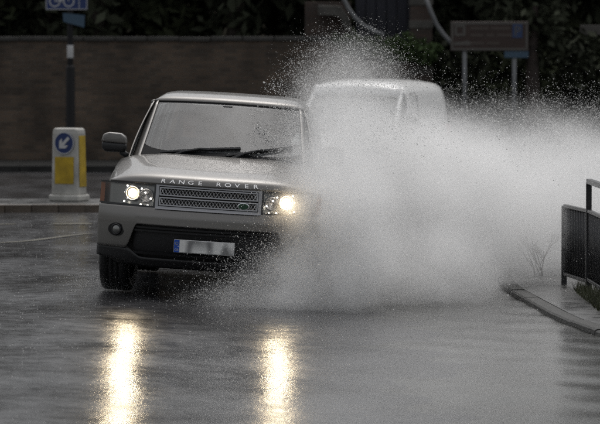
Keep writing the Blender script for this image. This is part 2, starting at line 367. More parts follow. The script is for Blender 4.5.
for p in me.polygons:
    c = p.center
    if c.y < .4 and abs(p.normal.y) > .5 and len(p.vertices) > 6: p.material_index = 1  # front cap painted black as shade, so gaps between front parts look dark
    elif c.z < .34: p.material_index = 1
    elif 1.25 < c.y < 4.35 and abs(c.x) < wy(c.y) - .15: p.material_index = 2
# wheel arches cut out of the body
arch = MB()
for sx in (-1, 1):
    for y in (.86, 3.605):
        arch.lathe([(0.001, -.20), (.425, -.20), (.425, .20), (0.001, .20)], Matrix.Translation((sx * .80, y, .385)) @ Matrix.Rotation(R(90), 4, 'Y'), 40)
ao = arch.build('arch_cut', M['black'], weld=True)
md = body.modifiers.new('cut', 'BOOLEAN'); md.object = ao; md.operation = 'DIFFERENCE'; md.solver = 'EXACT'
ao.parent = suv; bpy.context.view_layer.update(); dg = bpy.context.evaluated_depsgraph_get()
nm = bpy.data.meshes.new_from_object(body.evaluated_get(dg)); body.modifiers.clear(); body.data = nm
bpy.data.objects.remove(ao)
try: nm.set_sharp_from_angle(angle=R(42))
except Exception: pass

YF = lambda z: itp(z, [.24, .34, .46, .56, .64, .71, .76, .79, 1.0], [.13, .06, .02, .005, 0, .005, .028, .045, .085])
def FS(u, z, off=0):            # front skin: u beyond +-.955 wraps back along the side
    a = min(abs(u), .955); x = math.copysign(a + .003, u) if abs(u) > .955 else u
    y = YF(z) * (1 - .5 * (a / .955) ** 3) + pl(a) + max(0, abs(u) - .955)
    return Vector((x, y - off, z))
def fpatch(u0, u1, zlo, zhi, off=0, nu=24, nv=6):
    zl = zlo if callable(zlo) else (lambda u: zlo); zh = zhi if callable(zhi) else (lambda u: zhi)
    return lambda s, t: FS(lerp(u0, u1, s), lerp(zl(lerp(u0, u1, s)), zh(lerp(u0, u1, s)), t), off)
# bumper: beam + corners in one skin (the two corners and the beam are one moulding)
bm_ = MB()
zlow_ = lambda u: lerp(.637, .425, sm(abs(u), .60, .70))
bm_.grid(fpatch(-1.10, 1.10, zlow_, lambda u: lerp(.772, .79, sm(abs(u), .40, .5))), 150, 16)
bumper = bm_.build('front_bumper', M['paint'], suv, smooth=True, solid=.012, weld=True)
# lower black mouldings and intake
MB().grid(fpatch(-1.08, 1.08, lambda u: lerp(.27, .34, sm(abs(u), .5, 1)), lambda u: lerp(.35, .43, sm(abs(u), .55, .7)), -.01), 60, 4).build('lower_valance', M['black'], suv, smooth=True, solid=.012)
MB().grid(fpatch(-.63, .63, .345, .64, -.05), 30, 6).build('intake_panel', M['black'], suv, smooth=True)
for z in (.39, .585, .612):
    MB().grid(fpatch(-.64, .64, z - .008, z + .008, -.022), 30, 1).build('intake_bar', M['gloss_black'], suv, solid=.02)
for s in (-1, 1):
    MB().lathe([(.001, -.02), (.072, -.02), (.066, .004), (.001, .004)], Matrix.Translation(FS(s * .785, .575, .012)) @ Matrix.Rotation(s * R(22), 4, 'Z') @ Matrix.Rotation(R(90), 4, 'X') @ Matrix.Scale(1.2, 4, (1, 0, 0)) @ Matrix.Scale(.85, 4, (0, 1, 0)), 28).build('fog_lamp_recess', M['gloss_black'], suv)
    fl = MB(); c = FS(s * .785, .575, .018)
    Mx = Matrix.Translation(c) @ Matrix.Rotation(s * R(22), 4, 'Z') @ Matrix.Rotation(R(90), 4, 'X')
    fl.lathe([(.001, -.004), (.046, -.004), (.050, .006), (.046, .012), (.038, .010), (.036, .004), (.001, .004)], Mx, 28)
    fo = fl.build('fog_lamp', M['black'], suv, smooth=True)
    MB().lathe([(.036, .006), (.026, .014), (.001, .017)], Mx, 24).build('lens', M['housing'], fo, smooth=True)
# grille
MB().grid(fpatch(-.455, .455, .775, .992, -.035), 20, 4).build('grille_backing', M['black'], suv)
grl = MB()
for (a0, a1, z0, z1) in ((-.455, .455, .774, .800), (-.455, .455, .972, .990), (-.455, -.428, .80, .972), (.428, .455, .80, .972)):
    grl.grid(fpatch(a0, a1, z0, z1, .006), 24 if a1 - a0 > .1 else 2, 2)
gfr = grl.build('grille_surround', M['satin'], suv, solid=.018)
for (z0, z1) in ((.808, .880), (.893, .965)):
    sl_ = MB()
    for (a0, a1, c0, c1) in ((-.424, .424, z0, z0 + .010), (-.424, .424, z1 - .010, z1), (-.424, -.414, z0 + .01, z1 - .01), (.414, .424, z0 + .01, z1 - .01)):
        sl_.grid(fpatch(a0, a1, c0, c1, .002), 20 if a1 - a0 > .1 else 1, 1)
    fr = sl_.build('grille_slat', M['alloy'], suv, solid=.012)
    ms = MB(); nz = 14; h = z1 - z0 - .022; zz = z0 + .011
    for ph in (0, 1):
        pts = [FS(lerp(-.414, .414, i / (nz * 2)), zz + (h if (i + ph) % 2 else 0), -.006) for i in range(nz * 2 + 1)]
        ms.tube(pts, .0058, 5)
    ms.build('mesh_insert', M['grillemesh'], fr)
bd = MB(); c = FS(.305, .845, .012); Mx = Matrix.Translation(c) @ Matrix.Rotation(R(90), 4, 'X') @ Matrix.Scale(1.75, 4, (1, 0, 0))
bd.lathe([(.001, -.006), (.030, -.006), (.030, .002), (.025, .004), (.001, .004)], Mx, 32); bo = bd.build('oval_badge', M['chrome'], suv, smooth=False)
MB().lathe([(.025, .0), (.025, .006), (.001, .006)], Mx, 32).build('badge_field', mat('badge_green', (.02, .06, .035), .3), bo)
# bonnet
BY = [.066, .070, .078, .095, .13, .2, .34, .55, .8, 1.05, 1.25, 1.36]
zc = lambda y: itp(y, [.066, .070, .078, .095, .13, .2, .5, 1.0, 1.36], [.985, 1.002, 1.026, 1.049, 1.066, 1.083, 1.125, 1.172, 1.205])
def BP(x, y):
    xe = wy(y) - .062; a = min(1, abs(x) / xe); k = max(0, min(1, (1.0 - y) / .84))
    z0 = zc(y); ze = zs(y) + .012
    if y < .2: ze = min(ze, z0)
    z = z0 - max(0, z0 - ze) * a ** 6 - .012 * sm(abs(a - .62), .06, 0) * sm(y, .2, .6) * 0
    z += .010 * sm(a, .66, .56) * sm(y, .15, .5)
    return Vector((x, y + pl(x) * k - (.12 * (1 - a * a) * sm(y, .8, 1.36)), z))
bn = MB(); nx = 48
bn.v = [BP(lerp(-(wy(y) - .062), wy(y) - .062, i / nx), y) for y in BY for i in range(nx + 1)]
bn.f = [(j * (nx + 1) + i, j * (nx + 1) + i + 1, (j + 1) * (nx + 1) + i + 1, (j + 1) * (nx + 1) + i) for j in range(len(BY) - 1) for i in range(nx)]
bonnet = bn.build('bonnet', M['paint'], suv, smooth=True, solid=.012)
# bonnet lettering, one mesh per letter
def text_mesh(ch, size, ext):
    cu = bpy.data.curves.new('t', 'FONT'); cu.body = ch; cu.size = size; cu.extrude = ext; cu.align_x = 'CENTER'; cu.resolution_u = 3
    o = bpy.data.objects.new('t', cu); COL.objects.link(o); bpy.context.view_layer.update()
    me_ = bpy.data.meshes.new_from_object(o.evaluated_get(bpy.context.evaluated_depsgraph_get())); bpy.data.objects.remove(o); return me_
xx = -.40; cache = {}
for ch in 'RANGE ROVER':
    if ch != ' ':
        if ch not in cache: cache[ch] = text_mesh(ch, .058, .002); cache[ch].materials.append(M['letter'])
        o = bpy.data.objects.new('letter', cache[ch]); link(o, bonnet)
        p = BP(xx, .0705); ang = math.atan2(pl(xx + .01) - pl(xx - .01), .02)
        o.location = p + Vector((0, -.016, 0)); o.rotation_euler = (R(52), 0, ang); o.scale = (1.28, 1.0, 1)
    xx += .080
# headlights
for s in (-1, 1):
    hl = empty('headlight'); hl.parent = suv
    zlo = lambda u: lerp(.792, .80, abs(u)); zhi = lambda u: lerp(.982, .975, (abs(u) - .46) / .5)
    MB().grid(fpatch(s * .462, s * 1.0, zlo, zhi, -.055), 20, 6).build('reflector_bowl', M['housing'], hl, smooth=True)
    tr = MB()
    tr.grid(fpatch(s * .458, s * 1.02, .785, lambda u: zlo(u) + .004, .004), 22, 1); tr.grid(fpatch(s * .458, s * 1.02, lambda u: zhi(u) - .004, .985, .003), 22, 1); tr.grid(fpatch(s * .455, s * .472, .785, .985, .004), 1, 6)
    tr.build('rim_trim', M['gloss_black'], hl, solid=.008)
    MB().grid(fpatch(s * .468, s * .917, zlo, zhi, .002), 20, 6).build('lens_cover', M['lens'], hl, smooth=True)
    am = MB(); am.grid(fpatch(s * .918, s * 1.0, zlo, zhi, -.008), 10, 6); am.build('indicator', M['amber'], hl, smooth=True)
    c = FS(s * .665, .895, -.012); Mx = Matrix.Translation(c) @ Matrix.Rotation(R(90), 4, 'X')
    MB().lathe([(.058, -.04), (.068, .004), (.060, .008), (.053, .002), (.050, -.02)], Mx, 32).build('projector_ring', M['chrome'], hl, smooth=True)
    MB().lathe([(.041, -.004), (.032, .010), (.017, .016), (.001, .018)], Mx, 28).build('projector_lamp', M['lamp'], hl, smooth=True)
    c2 = FS(s * .545, .885, -.025); Mx2 = Matrix.Translation(c2) @ Matrix.Rotation(R(90), 4, 'X')
    MB().lathe([(.056, -.03), (.064, .004), (.056, .006), (.048, -.01), (.001, -.03)], Mx2, 28).build('main_beam_ring', M['alloy'], hl, smooth=True)
    for (dx, dz) in ((.050, .06), (.064, .003), (.038, -.043), (-.080, .042), (-.115, .012), (-.165, -.036), (-.08, -.092), (-.142, -.096), (.07, -.075)):
        cc = FS(s * (.665 + dx), .895 + dz, .0)
        MB().lathe([(.008, -.004), (.006, .003), (.001, .005)], Matrix.Translation(cc) @ Matrix.Rotation(R(90), 4, 'X'), 10).build('led', M['led'], hl)
    lt = bpy.data.lights.new('headlamp_beam', 'SPOT'); lt.energy = 24; lt.color = (1, .80, .52); lt.spot_size = R(75); lt.spot_blend = .8; lt.shadow_soft_size = .03
    lo = bpy.data.objects.new('headlamp_beam', lt); link(lo, hl); lo.location = FS(s * .665, .895, .03); lo.rotation_euler = (R(87), 0, R(180))
# number plate
pm = bpy.data.materials.new('number_plate_face'); pm.use_nodes = True; t = pm.node_tree; pb = t.nodes['Principled BSDF']
tc = t.nodes.new('ShaderNodeTexCoord'); mp = t.nodes.new('ShaderNodeMapping'); mp.inputs['Scale'].default_value = (13, 1, 5); nz_ = t.nodes.new('ShaderNodeTexNoise'); nz_.inputs['Scale'].default_value = 1; nz_.inputs['Detail'].default_value = 0
t.links.new(tc.outputs['Object'], mp.inputs[0]); t.links.new(mp.outputs[0], nz_.inputs[0])
cr = t.nodes.new('ShaderNodeValToRGB'); cr.color_ramp.elements[0].position = .36; cr.color_ramp.elements[0].color = (.22, .22, .22, 1); cr.color_ramp.elements[1].position = .6; cr.color_ramp.elements[1].color = (.78, .78, .76, 1)
t.links.new(nz_.outputs['Fac'], cr.inputs[0]); t.links.new(cr.outputs[0], pb.inputs['Base Color']); pb.inputs['Roughness'].default_value = .4
npl = MB().box((0, 0, 0), (.522, .012, .113)).build('number_plate', M['signwhite'], suv, bevel=.004); npl.location = (-.005, YF(.47) - .035, .475)
MB().box((.021, -.0075, 0), (.465, .003, .099)).build('plate_face', pm, npl)
MB().box((-.236, -.0075, 0), (.044, .003, .107)).build('blue_band', mat('euro_blue', (.015, .08, .42), .35), npl)
for k in range(12):
    a = 2 * math.pi * k / 12
    MB().box((-.236 + .012 * math.cos(a), -.0095, .022 + .012 * math.sin(a)), (.003, .001, .003)).build('star', mat('star_yellow', (.8, .65, .05), .4) if k == 0 else bpy.data.materials['star_yellow'], npl)
gb = text_mesh('GB', .026, .0004); gb.materials.append(M['signwhite']); o = bpy.data.objects.new('plate_letters', gb); link(o, npl); o.location = (-.236, -.0096, -.04); o.rotation_euler = (R(90), 0, 0)
# windscreen, roof, pillars
def WS(u, v, off=0):
    x = u * lerp(.775, .672, v); y = lerp(1.38, 2.02, v) - .13 * (1 - u * u); z = lerp(1.12, 1.672, v) + .018 * (1 - u * u) * v + .03 * (1 - u * u) * (1 - v)
    nrm = Vector((.25 * u, -.64, .77)).normalized(); return Vector((x, y, z)) + nrm * off
ws = MB().grid(lambda a, c: WS(lerp(-.955, .955, a), lerp(.03, .97, c)), 32, 12).build('windscreen', M['glass'], suv, smooth=True)
frit = MB()
frit.grid(lambda a, c: WS(lerp(-.96, .96, a), lerp(-.06, .175 + .12 * abs(2 * a - 1) ** 6, c), .004), 40, 6)
frit.grid(lambda a, c: WS(lerp(-.96, .96, a), lerp(.965, 1.01, c), -.004), 32, 1)
for s in (-1, 1): frit.grid(lambda a, c: WS(s * lerp(.935, .985, a), c, -.004), 1, 12)
frit.build('windscreen_surround', M['frit'], ws, smooth=True)
MB().grid(lambda a, c: BP(lerp(-.80, .80, a), 1.355) + Vector((0, lerp(-.02, .10, c), lerp(-.02, -.03, c))), 24, 2).build('cowl', M['black'], suv, smooth=True, solid=.008)
for s in (-1, 1):
    MB().grid(lambda a, c: WS(s * lerp(.955, 1.0, a), lerp(-.02, .985, c), .008) + Vector((s * .035 * a, .10 * a, 0)), 3, 14).build('front_pillar', M['paint'], suv, smooth=True, solid=.012)
def RF(u, v):
    y = lerp(2.02 - .13 * (1 - u * u), 4.42 - .03 * (1 - u * u), v); e = abs(u)
    z = lerp(1.672, 1.655, v) + .018 * (1 - u * u) + itp(v, [0, .025, .07, .15, .4, .8, 1], [0, .026, .052, .072, .086, .07, .02]) * (1 - e ** 16) - .03 * sm(e, .9, 1.0) * sm(v, 0, .2)
    return Vector((u * itp(v, [0, .25, 1], [.685, .70, .65]), y, z))
MB().grid(lambda a, c: RF(lerp(-1, 1, a), c), 32, 22).build('roof', M['paint'], suv, smooth=True, solid=.014)
def SD(s, t, z01, off=0):       # cabin side surface; t metres along, z01 belt..roof
    yb = t; x = lerp(.845, .685, z01) + .045 * 4 * z01 * (1 - z01) * .5; rear = sm(yb, 3.9, 4.7)
    return Vector((s * (x - .05 * rear + off), yb, lerp(1.085, 1.668, z01)))
def side(s, b0, b1, t0, t1, off=0, nu=6, nv=8): return lambda a, c: SD(s, lerp(lerp(b0, b1, a), lerp(t0, t1, a), c), c, off)
for s in (-1, 1):
    for (nme, b0, b1, t0, t1, mt, of) in (('side_window', 1.50, 2.46, 2.10, 2.50, 'sideglass', -.012), ('side_window', 2.56, 3.42, 2.60, 3.42, 'sideglass', -.012), ('side_window', 3.54, 4.40, 3.54, 4.24, 'sideglass', -.012),
                                         ('door_pillar', 2.45, 2.57, 2.49, 2.61, 'gloss_black', 0), ('door_pillar', 3.41, 3.55, 3.41, 3.55, 'gloss_black', 0), ('rear_pillar', 4.38, 4.66, 4.20, 4.40, 'paint', 0), ('window_frame', 1.36, 1.52, 2.0, 2.12, 'paint', .002)):
        MB().grid(side(s, b0, b1, t0, t1, of), 6, 10).build(nme, M[mt], suv, smooth=True, solid=.012)
    MB().tube([SD(s, y, .985, .012) + Vector((0, 0, 0)) for y in np.linspace(2.03, 4.36, 16)], .02, 8).build('roof_gutter', M['paint'], suv, smooth=True)
    MB().box((s * .80, 2.95, 1.10), (.05, 3.2, .02)).build('belt_trim', M['gloss_black'], suv)
    for y in (2.0, 3.02):
        MB().box((s * .962, y + .3, .90), (.025, .20, .03)).build('door_handle', M['paint'], suv, bevel=.01)
MB().grid(lambda a, c: Vector((lerp(-1, 1, a) * lerp(.74, .63, c), lerp(4.66, 4.41, c) + .03 * (1 - (2 * a - 1) ** 2), lerp(1.10, 1.665, c))), 16, 6).build('rear_window', M['sideglass'], suv, smooth=True, solid=.01)
for s in (-1, 1): MB().box((s * .80, 4.66, .92), (.20, .10, .30)).build('tail_light', mat('tail_red', (.25, .01, .01), .2), suv, bevel=.02)
# wipers
def wiper(u0, v0, u1, v1, ub, vb):
    wp = empty('wiper'); wp.parent = suv
    bl = [WS(lerp(u0, u1, k / 8), lerp(v0, v1, k / 8), .018) for k in range(9)]
    MB().tube(bl, .017, 6).build('blade', M['black'], wp)
    arm = [WS(ub, vb, .02), WS(lerp(ub, (u0 + u1) / 2, .5), lerp(vb, (v0 + v1) / 2, .5), .045), WS((u0 + u1) / 2, (v0 + v1) / 2, .032), WS(lerp(u0, u1, .58), lerp(v0, v1, .58), .026)]
    MB().tube(arm, [.016, .014, .012, .010], 6).build('arm', M['black'], wp)
    MB().lathe([(.022, -.03), (.022, .012), (.012, .018), (.001, .018)], Matrix.Translation(WS(ub, vb, .0)), 16).build('pivot_cap', M['black'], wp)
wiper(-.72, .13, .22, .255, -.60, .06)
wiper(.06, .12, .84, .35, .10, .06)
# cabin
MB().box((0, 1.56, .90), (1.5, .36, .36)).build('dashboard', M['interior'], suv, bevel=.06)
def seat(x, y):
    st_ = empty('seat'); st_.parent = suv
    MB().box((x, y - .22, .72), (.5, .5, .18)).build('cushion', M['tan'], st_, bevel=.05)
    o = MB().box((0, 0, .30), (.48, .13, .62)).build('backrest', M['tan'], st_, bevel=.05); o.location = (x, y + .05, .72); o.rotation_euler = (R(-14), 0, 0)
    o = MB().box((0, 0, 0), (.28, .09, .18)).build('headrest', M['tan'], st_, bevel=.035); o.location = (x, y + .24, 1.44); o.rotation_euler = (R(-10), 0, 0)
seat(-.37, 2.42); seat(.37, 2.42)
MB().box((0, 3.5, .95), (1.3, .16, .72)).build('rear_seat', M['tan'], suv, bevel=.06)
sw = MB(); cc = Vector((-.37, 1.90, 1.06)); ax = Matrix.Translation(cc) @ Matrix.Rotation(R(65), 4, 'X')
sw.tube([ax @ Vector((.185 * math.cos(a), .185 * math.sin(a), 0)) for a in np.linspace(0, 2 * math.pi, 33)], .014, 8, cap=False)
for a in (0, math.pi, -math.pi / 2): sw.tube([ax @ Vector((.18 * math.cos(a), .18 * math.sin(a), 0)), ax @ Vector((.03 * math.cos(a), .03 * math.sin(a), -.02))], .014, 6)
sw.tube([ax @ Vector((0, 0, 0)), ax @ Vector((0, 0, -.03)), ax @ Vector((0, .0, -.28))], [.06, .06, .03], 12)
sw.build('steering_wheel', M['gloss_black'], suv, smooth=True)
o = MB().box((0, 0, 0), (.25, .035, .07)).build('rear_view_mirror', M['black'], suv, bevel=.015); o.location = WS(-.02, .86, -.07)
MB().box((0, 0, 0), (.10, .05, .12)).build('sensor_pod', M['black'], suv, bevel=.015).location = WS(0, .92, -.05)
tx = MB().grid(lambda a, c: WS(lerp(.84, .92, a), lerp(.22, .36, c), -.005), 2, 2).build('tax_disc', M['signwhite'], ws)
# door mirrors
for s in (-1, 1):
    mr_ = empty('door_mirror'); mr_.parent = suv
    prof = [(-.115, .005), (-.105, .07), (-.06, .10), (.05, .105), (.10, .085), (.115, .03), (.112, .012)]
    pv = [(x * s, z) for x, z in prof]
    Mx = Matrix.Translation((s * .985, 1.50, 1.265)) @ Matrix.Rotation(R(90), 4, 'X')
    MB().prism(pv, .13, Matrix.Translation((0, .13, 0)) @ Mx).build('mirror_cap', M['paint'], mr_, smooth=True, bevel=.035, seg=4)
    pv = [(x * s, z) for x, z in ((-.114, .012), (.114, .02), (.108, -.04), (.08, -.075), (-.09, -.07), (-.11, -.04))]
    MB().prism(pv, .128, Matrix.Translation((0, .13, 0)) @ Mx).build('mirror_base', M['black'], mr_, smooth=True, bevel=.025, seg=3)
    MB().tube([(s * .83, 1.60, 1.13), (s * .87, 1.57, 1.17), (s * .92, 1.55, 1.20)], .028, 8).build('mirror_arm', M['black'], mr_, smooth=True)
    MB().box((s * .985, 1.634, 1.265), (.19, .006, .13)).build('mirror_glass', M['chrome'], mr_)
# wheels
def wheel(parent, loc, r=.367, w=.265, rz=0, s=1, spokes=5):
    wh = empty('wheel'); wh.parent = parent; wh.location = loc; wh.rotation_euler = (0, 0, rz)
    Mx = Matrix.Rotation(R(90) * s, 4, 'Y'); h = w / 2; rr = r - .115
    ty = MB().lathe([(rr, -h * .86), (r - .05, -h), (r - .018, -h * .95), (r - .002, -h * .80), (r, -h * .4), (r - .008, -h * .36), (r - .008, -h * .30), (r, -h * .26), (r, -.012), (r - .008, -.008), (r - .008, .008), (r, .012), (r, h * .26), (r - .008, h * .30), (r - .008, h * .36), (r, h * .4), (r - .002, h * .80), (r - .018, h * .95), (r - .05, h), (rr, h * .86)], Mx, 48).build('tyre', M['rubber'], wh, smooth=True)
    rm = MB().lathe([(rr + .004, -h * .8), (rr - .02, -h * .7), (rr - .03, 0), (rr - .03, h * .5), (rr - .012, h * .82), (rr + .006, h * .84)], Mx, 40)
    for k in range(spokes):
        for q in (-1, 1):
            a = 2 * math.pi * k / spokes + q * .14
            rm.tube([Mx @ Vector((.05 * math.cos(a), .05 * math.sin(a), h * .62)), Mx @ Vector(((rr - .02) * math.cos(a + q * .06), (rr - .02) * math.sin(a + q * .06), h * .72))], [.022, .018], 6)
    rm.lathe([(.001, h * .70), (.05, h * .68), (.07, h * .55), (.07, h * .2)], Mx, 24)
    rm.build('rim', M['alloy'], wh, smooth=True)
    MB().lathe([(.001, 0), (.16, 0), (.16, .02), (.001, .02)], Mx, 32).build('brake_disc', M['satin'], wh)
    return wh
for s in (-1, 1):
    wheel(suv, (s * .81, .86, .367), rz=R(-3), s=s); wheel(suv, (s * .81, 3.605, .367), s=s)
MB().box((0, 2.3, .40), (1.3, 3.4, .22)).build('underbody', M['black'], suv)
MB().box((0, 4.70, .55), (1.75, .16, .34)).build('rear_bumper', M['paint'], suv, bevel=.05)

# driver (one continuous body) sitting in the SUV
pe = empty('person'); pe.matrix_world = Matrix.Identity(4)
tag(pe, 'driver in dark clothes behind the SUV windscreen, hands on the wheel', 'person')
jv = {}; vs = []; es = []; rad = []
def J(nm_, p, r_, par=None):
    jv[nm_] = len(vs); vs.append(p); rad.append(r_)
    if par: es.append((jv[par], jv[nm_]))
X0 = -.37
J('pel', (X0, 2.26, .90), (.16, .12)); J('wai', (X0, 2.30, 1.03), (.15, .11), 'pel'); J('che', (X0, 2.33, 1.20), (.17, .12), 'wai'); J('nec', (X0, 2.33, 1.345), (.06, .06), 'che'); J('hd0', (X0, 2.30, 1.43), (.07, .08), 'nec'); J('hd1', (X0, 2.29, 1.53), (.078, .095), 'hd0'); J('hd2', (X0, 2.30, 1.60), (.05, .06), 'hd1')
for s in (-1, 1):
    k = str(s)
    J('sh' + k, (X0 + s * .19, 2.31, 1.27), (.06, .06), 'che'); J('el' + k, (X0 + s * .25, 2.16, 1.06), (.045, .045), 'sh' + k); J('wr' + k, (X0 + s * .185, 1.99, 1.10), (.03, .03), 'el' + k); J('hn' + k, (X0 + s * .18, 1.935, 1.12), (.036, .028), 'wr' + k)
    J('hp' + k, (X0 + s * .10, 2.20, .86), (.09, .085), 'pel'); J('kn' + k, (X0 + s * .14, 1.84, .90), (.065, .065), 'hp' + k); J('an' + k, (X0 + s * .14, 1.66, .72), (.045, .045), 'kn' + k)
    for q in range(4): J('f%s%d' % (k, q), (X0 + s * (.165 + .012 * q), 1.895 + .004 * q, 1.10 + .018 * q), (.0095, .0095), 'hn' + k)
    J('th' + k, (X0 + s * .15, 1.91, 1.145), (.010, .010), 'hn' + k)
me = bpy.data.meshes.new('body'); me.from_pydata(vs, es, []); bo_ = bpy.data.objects.new('body', me); link(bo_, pe)
sk = bo_.modifiers.new('skin', 'SKIN'); sk.use_smooth_shade = True; bo_.modifiers.new('sub', 'SUBSURF').render_levels = 2
if not me.skin_vertices: me.attributes  # created with the modifier below
if len(me.skin_vertices) == 0:
    bm0 = bmesh.new(); bm0.from_mesh(me); bm0.verts.layers.skin.verify(); bm0.to_mesh(me); bm0.free()
for i, sv in enumerate(me.skin_vertices[0].data): sv.radius = rad[i]; sv.use_root = (i == 0)
me.materials.append(M['coatcloth'])
cm = bpy.data.materials.new('clothes_and_skin'); cm.use_nodes = True; t = cm.node_tree; pb = t.nodes['Principled BSDF']; pb.inputs['Roughness'].default_value = .6
tc = t.nodes.new('ShaderNodeTexCoord'); sp = t.nodes.new('ShaderNodeSeparateXYZ'); t.links.new(tc.outputs['Object'], sp.inputs[0])
g1 = t.nodes.new('ShaderNodeMath'); g1.operation = 'GREATER_THAN'; g1.inputs[1].default_value = 1.35; t.links.new(sp.outputs[2], g1.inputs[0])
g2 = t.nodes.new('ShaderNodeMath'); g2.operation = 'LESS_THAN'; g2.inputs[1].default_value = 1.98; t.links.new(sp.outputs[1], g2.inputs[0])
g3 = t.nodes.new('ShaderNodeMath'); g3.operation = 'GREATER_THAN'; g3.inputs[1].default_value = 1.0; t.links.new(sp.outputs[2], g3.inputs[0])
g4 = t.nodes.new('ShaderNodeMath'); g4.operation = 'MULTIPLY'; t.links.new(g2.outputs[0], g4.inputs[0]); t.links.new(g3.outputs[0], g4.inputs[1])
g5 = t.nodes.new('ShaderNodeMath'); g5.operation = 'MAXIMUM'; t.links.new(g1.outputs[0], g5.inputs[0]); t.links.new(g4.outputs[0], g5.inputs[1])
mxn = t.nodes.new('ShaderNodeMix'); mxn.data_type = 'RGBA'; mxn.inputs[6].default_value = (.03, .035, .05, 1); mxn.inputs[7].default_value = (.42, .26, .19, 1); t.links.new(g5.outputs[0], mxn.inputs[0]); t.links.new(mxn.outputs[2], pb.inputs['Base Color'])
me.materials[0] = cm
hr = MB(); hc = Vector((X0, 2.305, 1.545))
hr.grid(lambda a, c: hc + Vector((.088 * math.cos(2 * math.pi * a) * math.cos(c * 1.5), .112 * math.sin(2 * math.pi * a) * math.cos(c * 1.5) + .015, .012 + (-.05 * max(0, math.sin(2 * math.pi * a)) + 0) * (1 - c) + .098 * math.sin(c * 1.55))), 24, 8); hr.build('hair', M['hair'], pe, smooth=True)
for s in (-1, 1):
    MB().lathe([(.001, -.011), (.008, -.008), (.011, 0), (.008, .008), (.001, .011)], Matrix.Translation((X0 + s * .032, 2.202, 1.505)), 10).build('eye', M['gloss_black'], pe, smooth=True)
    MB().lathe([(.004, -.03), (.02, -.01), (.022, .015), (.004, .032)], Matrix.Translation((X0 + s * .082, 2.30, 1.49)) @ Matrix.Scale(.5, 4, (1, 0, 0)), 10).build('ear', M['skin'], pe, smooth=True)
MB().tube([(X0, 2.20, 1.505), (X0, 2.182, 1.47), (X0, 2.20, 1.462)], [.008, .015, .012], 8).build('nose', M['skin'], pe, smooth=True)
MB().tube([(X0 - .022, 2.212, 1.432), (X0, 2.203, 1.430), (X0 + .022, 2.212, 1.432)], .006, 6).build('mouth', mat('lip', (.3, .12, .1), .5), pe, smooth=True)
pe.location = suv.location; pe.rotation_euler = suv.rotation_euler

# ------------------------------------------------------------------ white van following
VY = 53.0; vyaw = R(17)
pA = A(400, 105, VY)                              # its left front roof corner
van = empty('van', (0, 0, 0), (0, R(1.2), -vyaw))
loc = Vector((.70, 1.66, 0)); rot = Matrix.Rotation(-vyaw, 3, 'Z') @ loc
van.location = (pA.x - rot.x, pA.y - rot.y, zr(1.0) - .005)
tag(van, 'white van following close behind the SUV, half lost in spray', 'van')
vw = lambda y: itp(y, [0, .25, .7, 1.2, 3.9, 4.2], [.66, .78, .83, .85, .85, .82])
vz = lambda y: itp(y, [0, .1, .35, .95, 1.2, 4.2], [.72, .80, .90, 1.04, 1.06, 1.06])
b = MB(); rows = []
for y in [0, .06, .15, .3, .5, .72, .95, 1.2, 1.6, 2.2, 2.8, 3.3, 3.7, 4.0, 4.15, 4.2]:
    w = vw(y); z1 = vz(y); zb = .26
    h = [(0, zb), (w - .1, zb), (w - .02, zb + .08), (w, .6), (w - .01, z1 - .12), (w - .05, z1 - .02), (w - .14, z1), (0, z1 + (.03 if y < 1 else 0))]
    fl_ = h + [(-x, z) for x, z in h[-2:0:-1]]; k = max(0, 1 - y / .6)
    rows.append([(x, y + .16 * (abs(x) / .85) ** 2.2 * k, z) for x, z in fl_])
n = len(rows[0]); b.v = [p for r_ in rows for p in r_]
b.f = [(j * n + i, j * n + (i + 1) % n, (j + 1) * n + (i + 1) % n, (j + 1) * n + i) for j in range(len(rows) - 1) for i in range(n)] + [tuple(range(n)), tuple(range((len(rows) - 1) * n, len(rows) * n))[::-1]]
vb = b.build('body', M['white'], van, smooth=True); vb.data.set_sharp_from_angle(angle=R(40))
b = MB(); rows = []
for y, tp in ((1.62, .0), (1.70, .03), (1.9, .05), (2.4, .06), (3.2, .06), (3.8, .05), (4.05, .03), (4.14, -.02), (4.18, -.09)):
    h = [(0, 1.03), (.83, 1.03), (.835, 1.25), (.80, 1.50), (.755, 1.66), (.71, 1.735 + tp * .3), (.62, 1.775 + tp * .8), (.4, 1.80 + tp), (0, 1.815 + tp)]
    e = 1 if y < 4.0 else lerp(1, .95, (y - 4.0) / .18)
    fl_ = h + [(-x, z) for x, z in h[-2:0:-1]]; rows.append([(x * e, y - .10 * (1 - (x / .83) ** 2) * (1 if y < 1.75 else 0), z) for x, z in fl_])
n = len(rows[0]); b.v = [p for r_ in rows for p in r_]
b.f = [(j * n + i, j * n + (i + 1) % n, (j + 1) * n + (i + 1) % n, (j + 1) * n + i) for j in range(len(rows) - 1) for i in range(n)] + [tuple(range(n)), tuple(range((len(rows) - 1) * n, len(rows) * n))[::-1]]
vc = b.build('cargo_box', M['white'], van, smooth=True); vc.data.set_sharp_from_angle(angle=R(40))
vws = lambda u, v, off=0: Vector((u * lerp(.78, .70, v), lerp(.98, 1.62, v) - .10 * (1 - u * u) - off * .7, lerp(1.05, 1.735, v) + .055 * (1 - u * u) * v + off * .7))
MB().grid(lambda a, c: vws(lerp(-.95, .95, a), lerp(.03, .78, c)), 20, 8).build('windscreen', M['glass'], van, smooth=True)
MB().grid(lambda a, c: vws(lerp(-1, 1, a), lerp(.77, 1.03, c), .012 + .05 * math.sin(math.pi * c)), 20, 6).build('roof_header', M['white'], van, smooth=True, solid=.01)
MB().box((0, 1.35, .98), (1.4, .5, .2)).build('dashboard', M['interior'], van, bevel=.05)
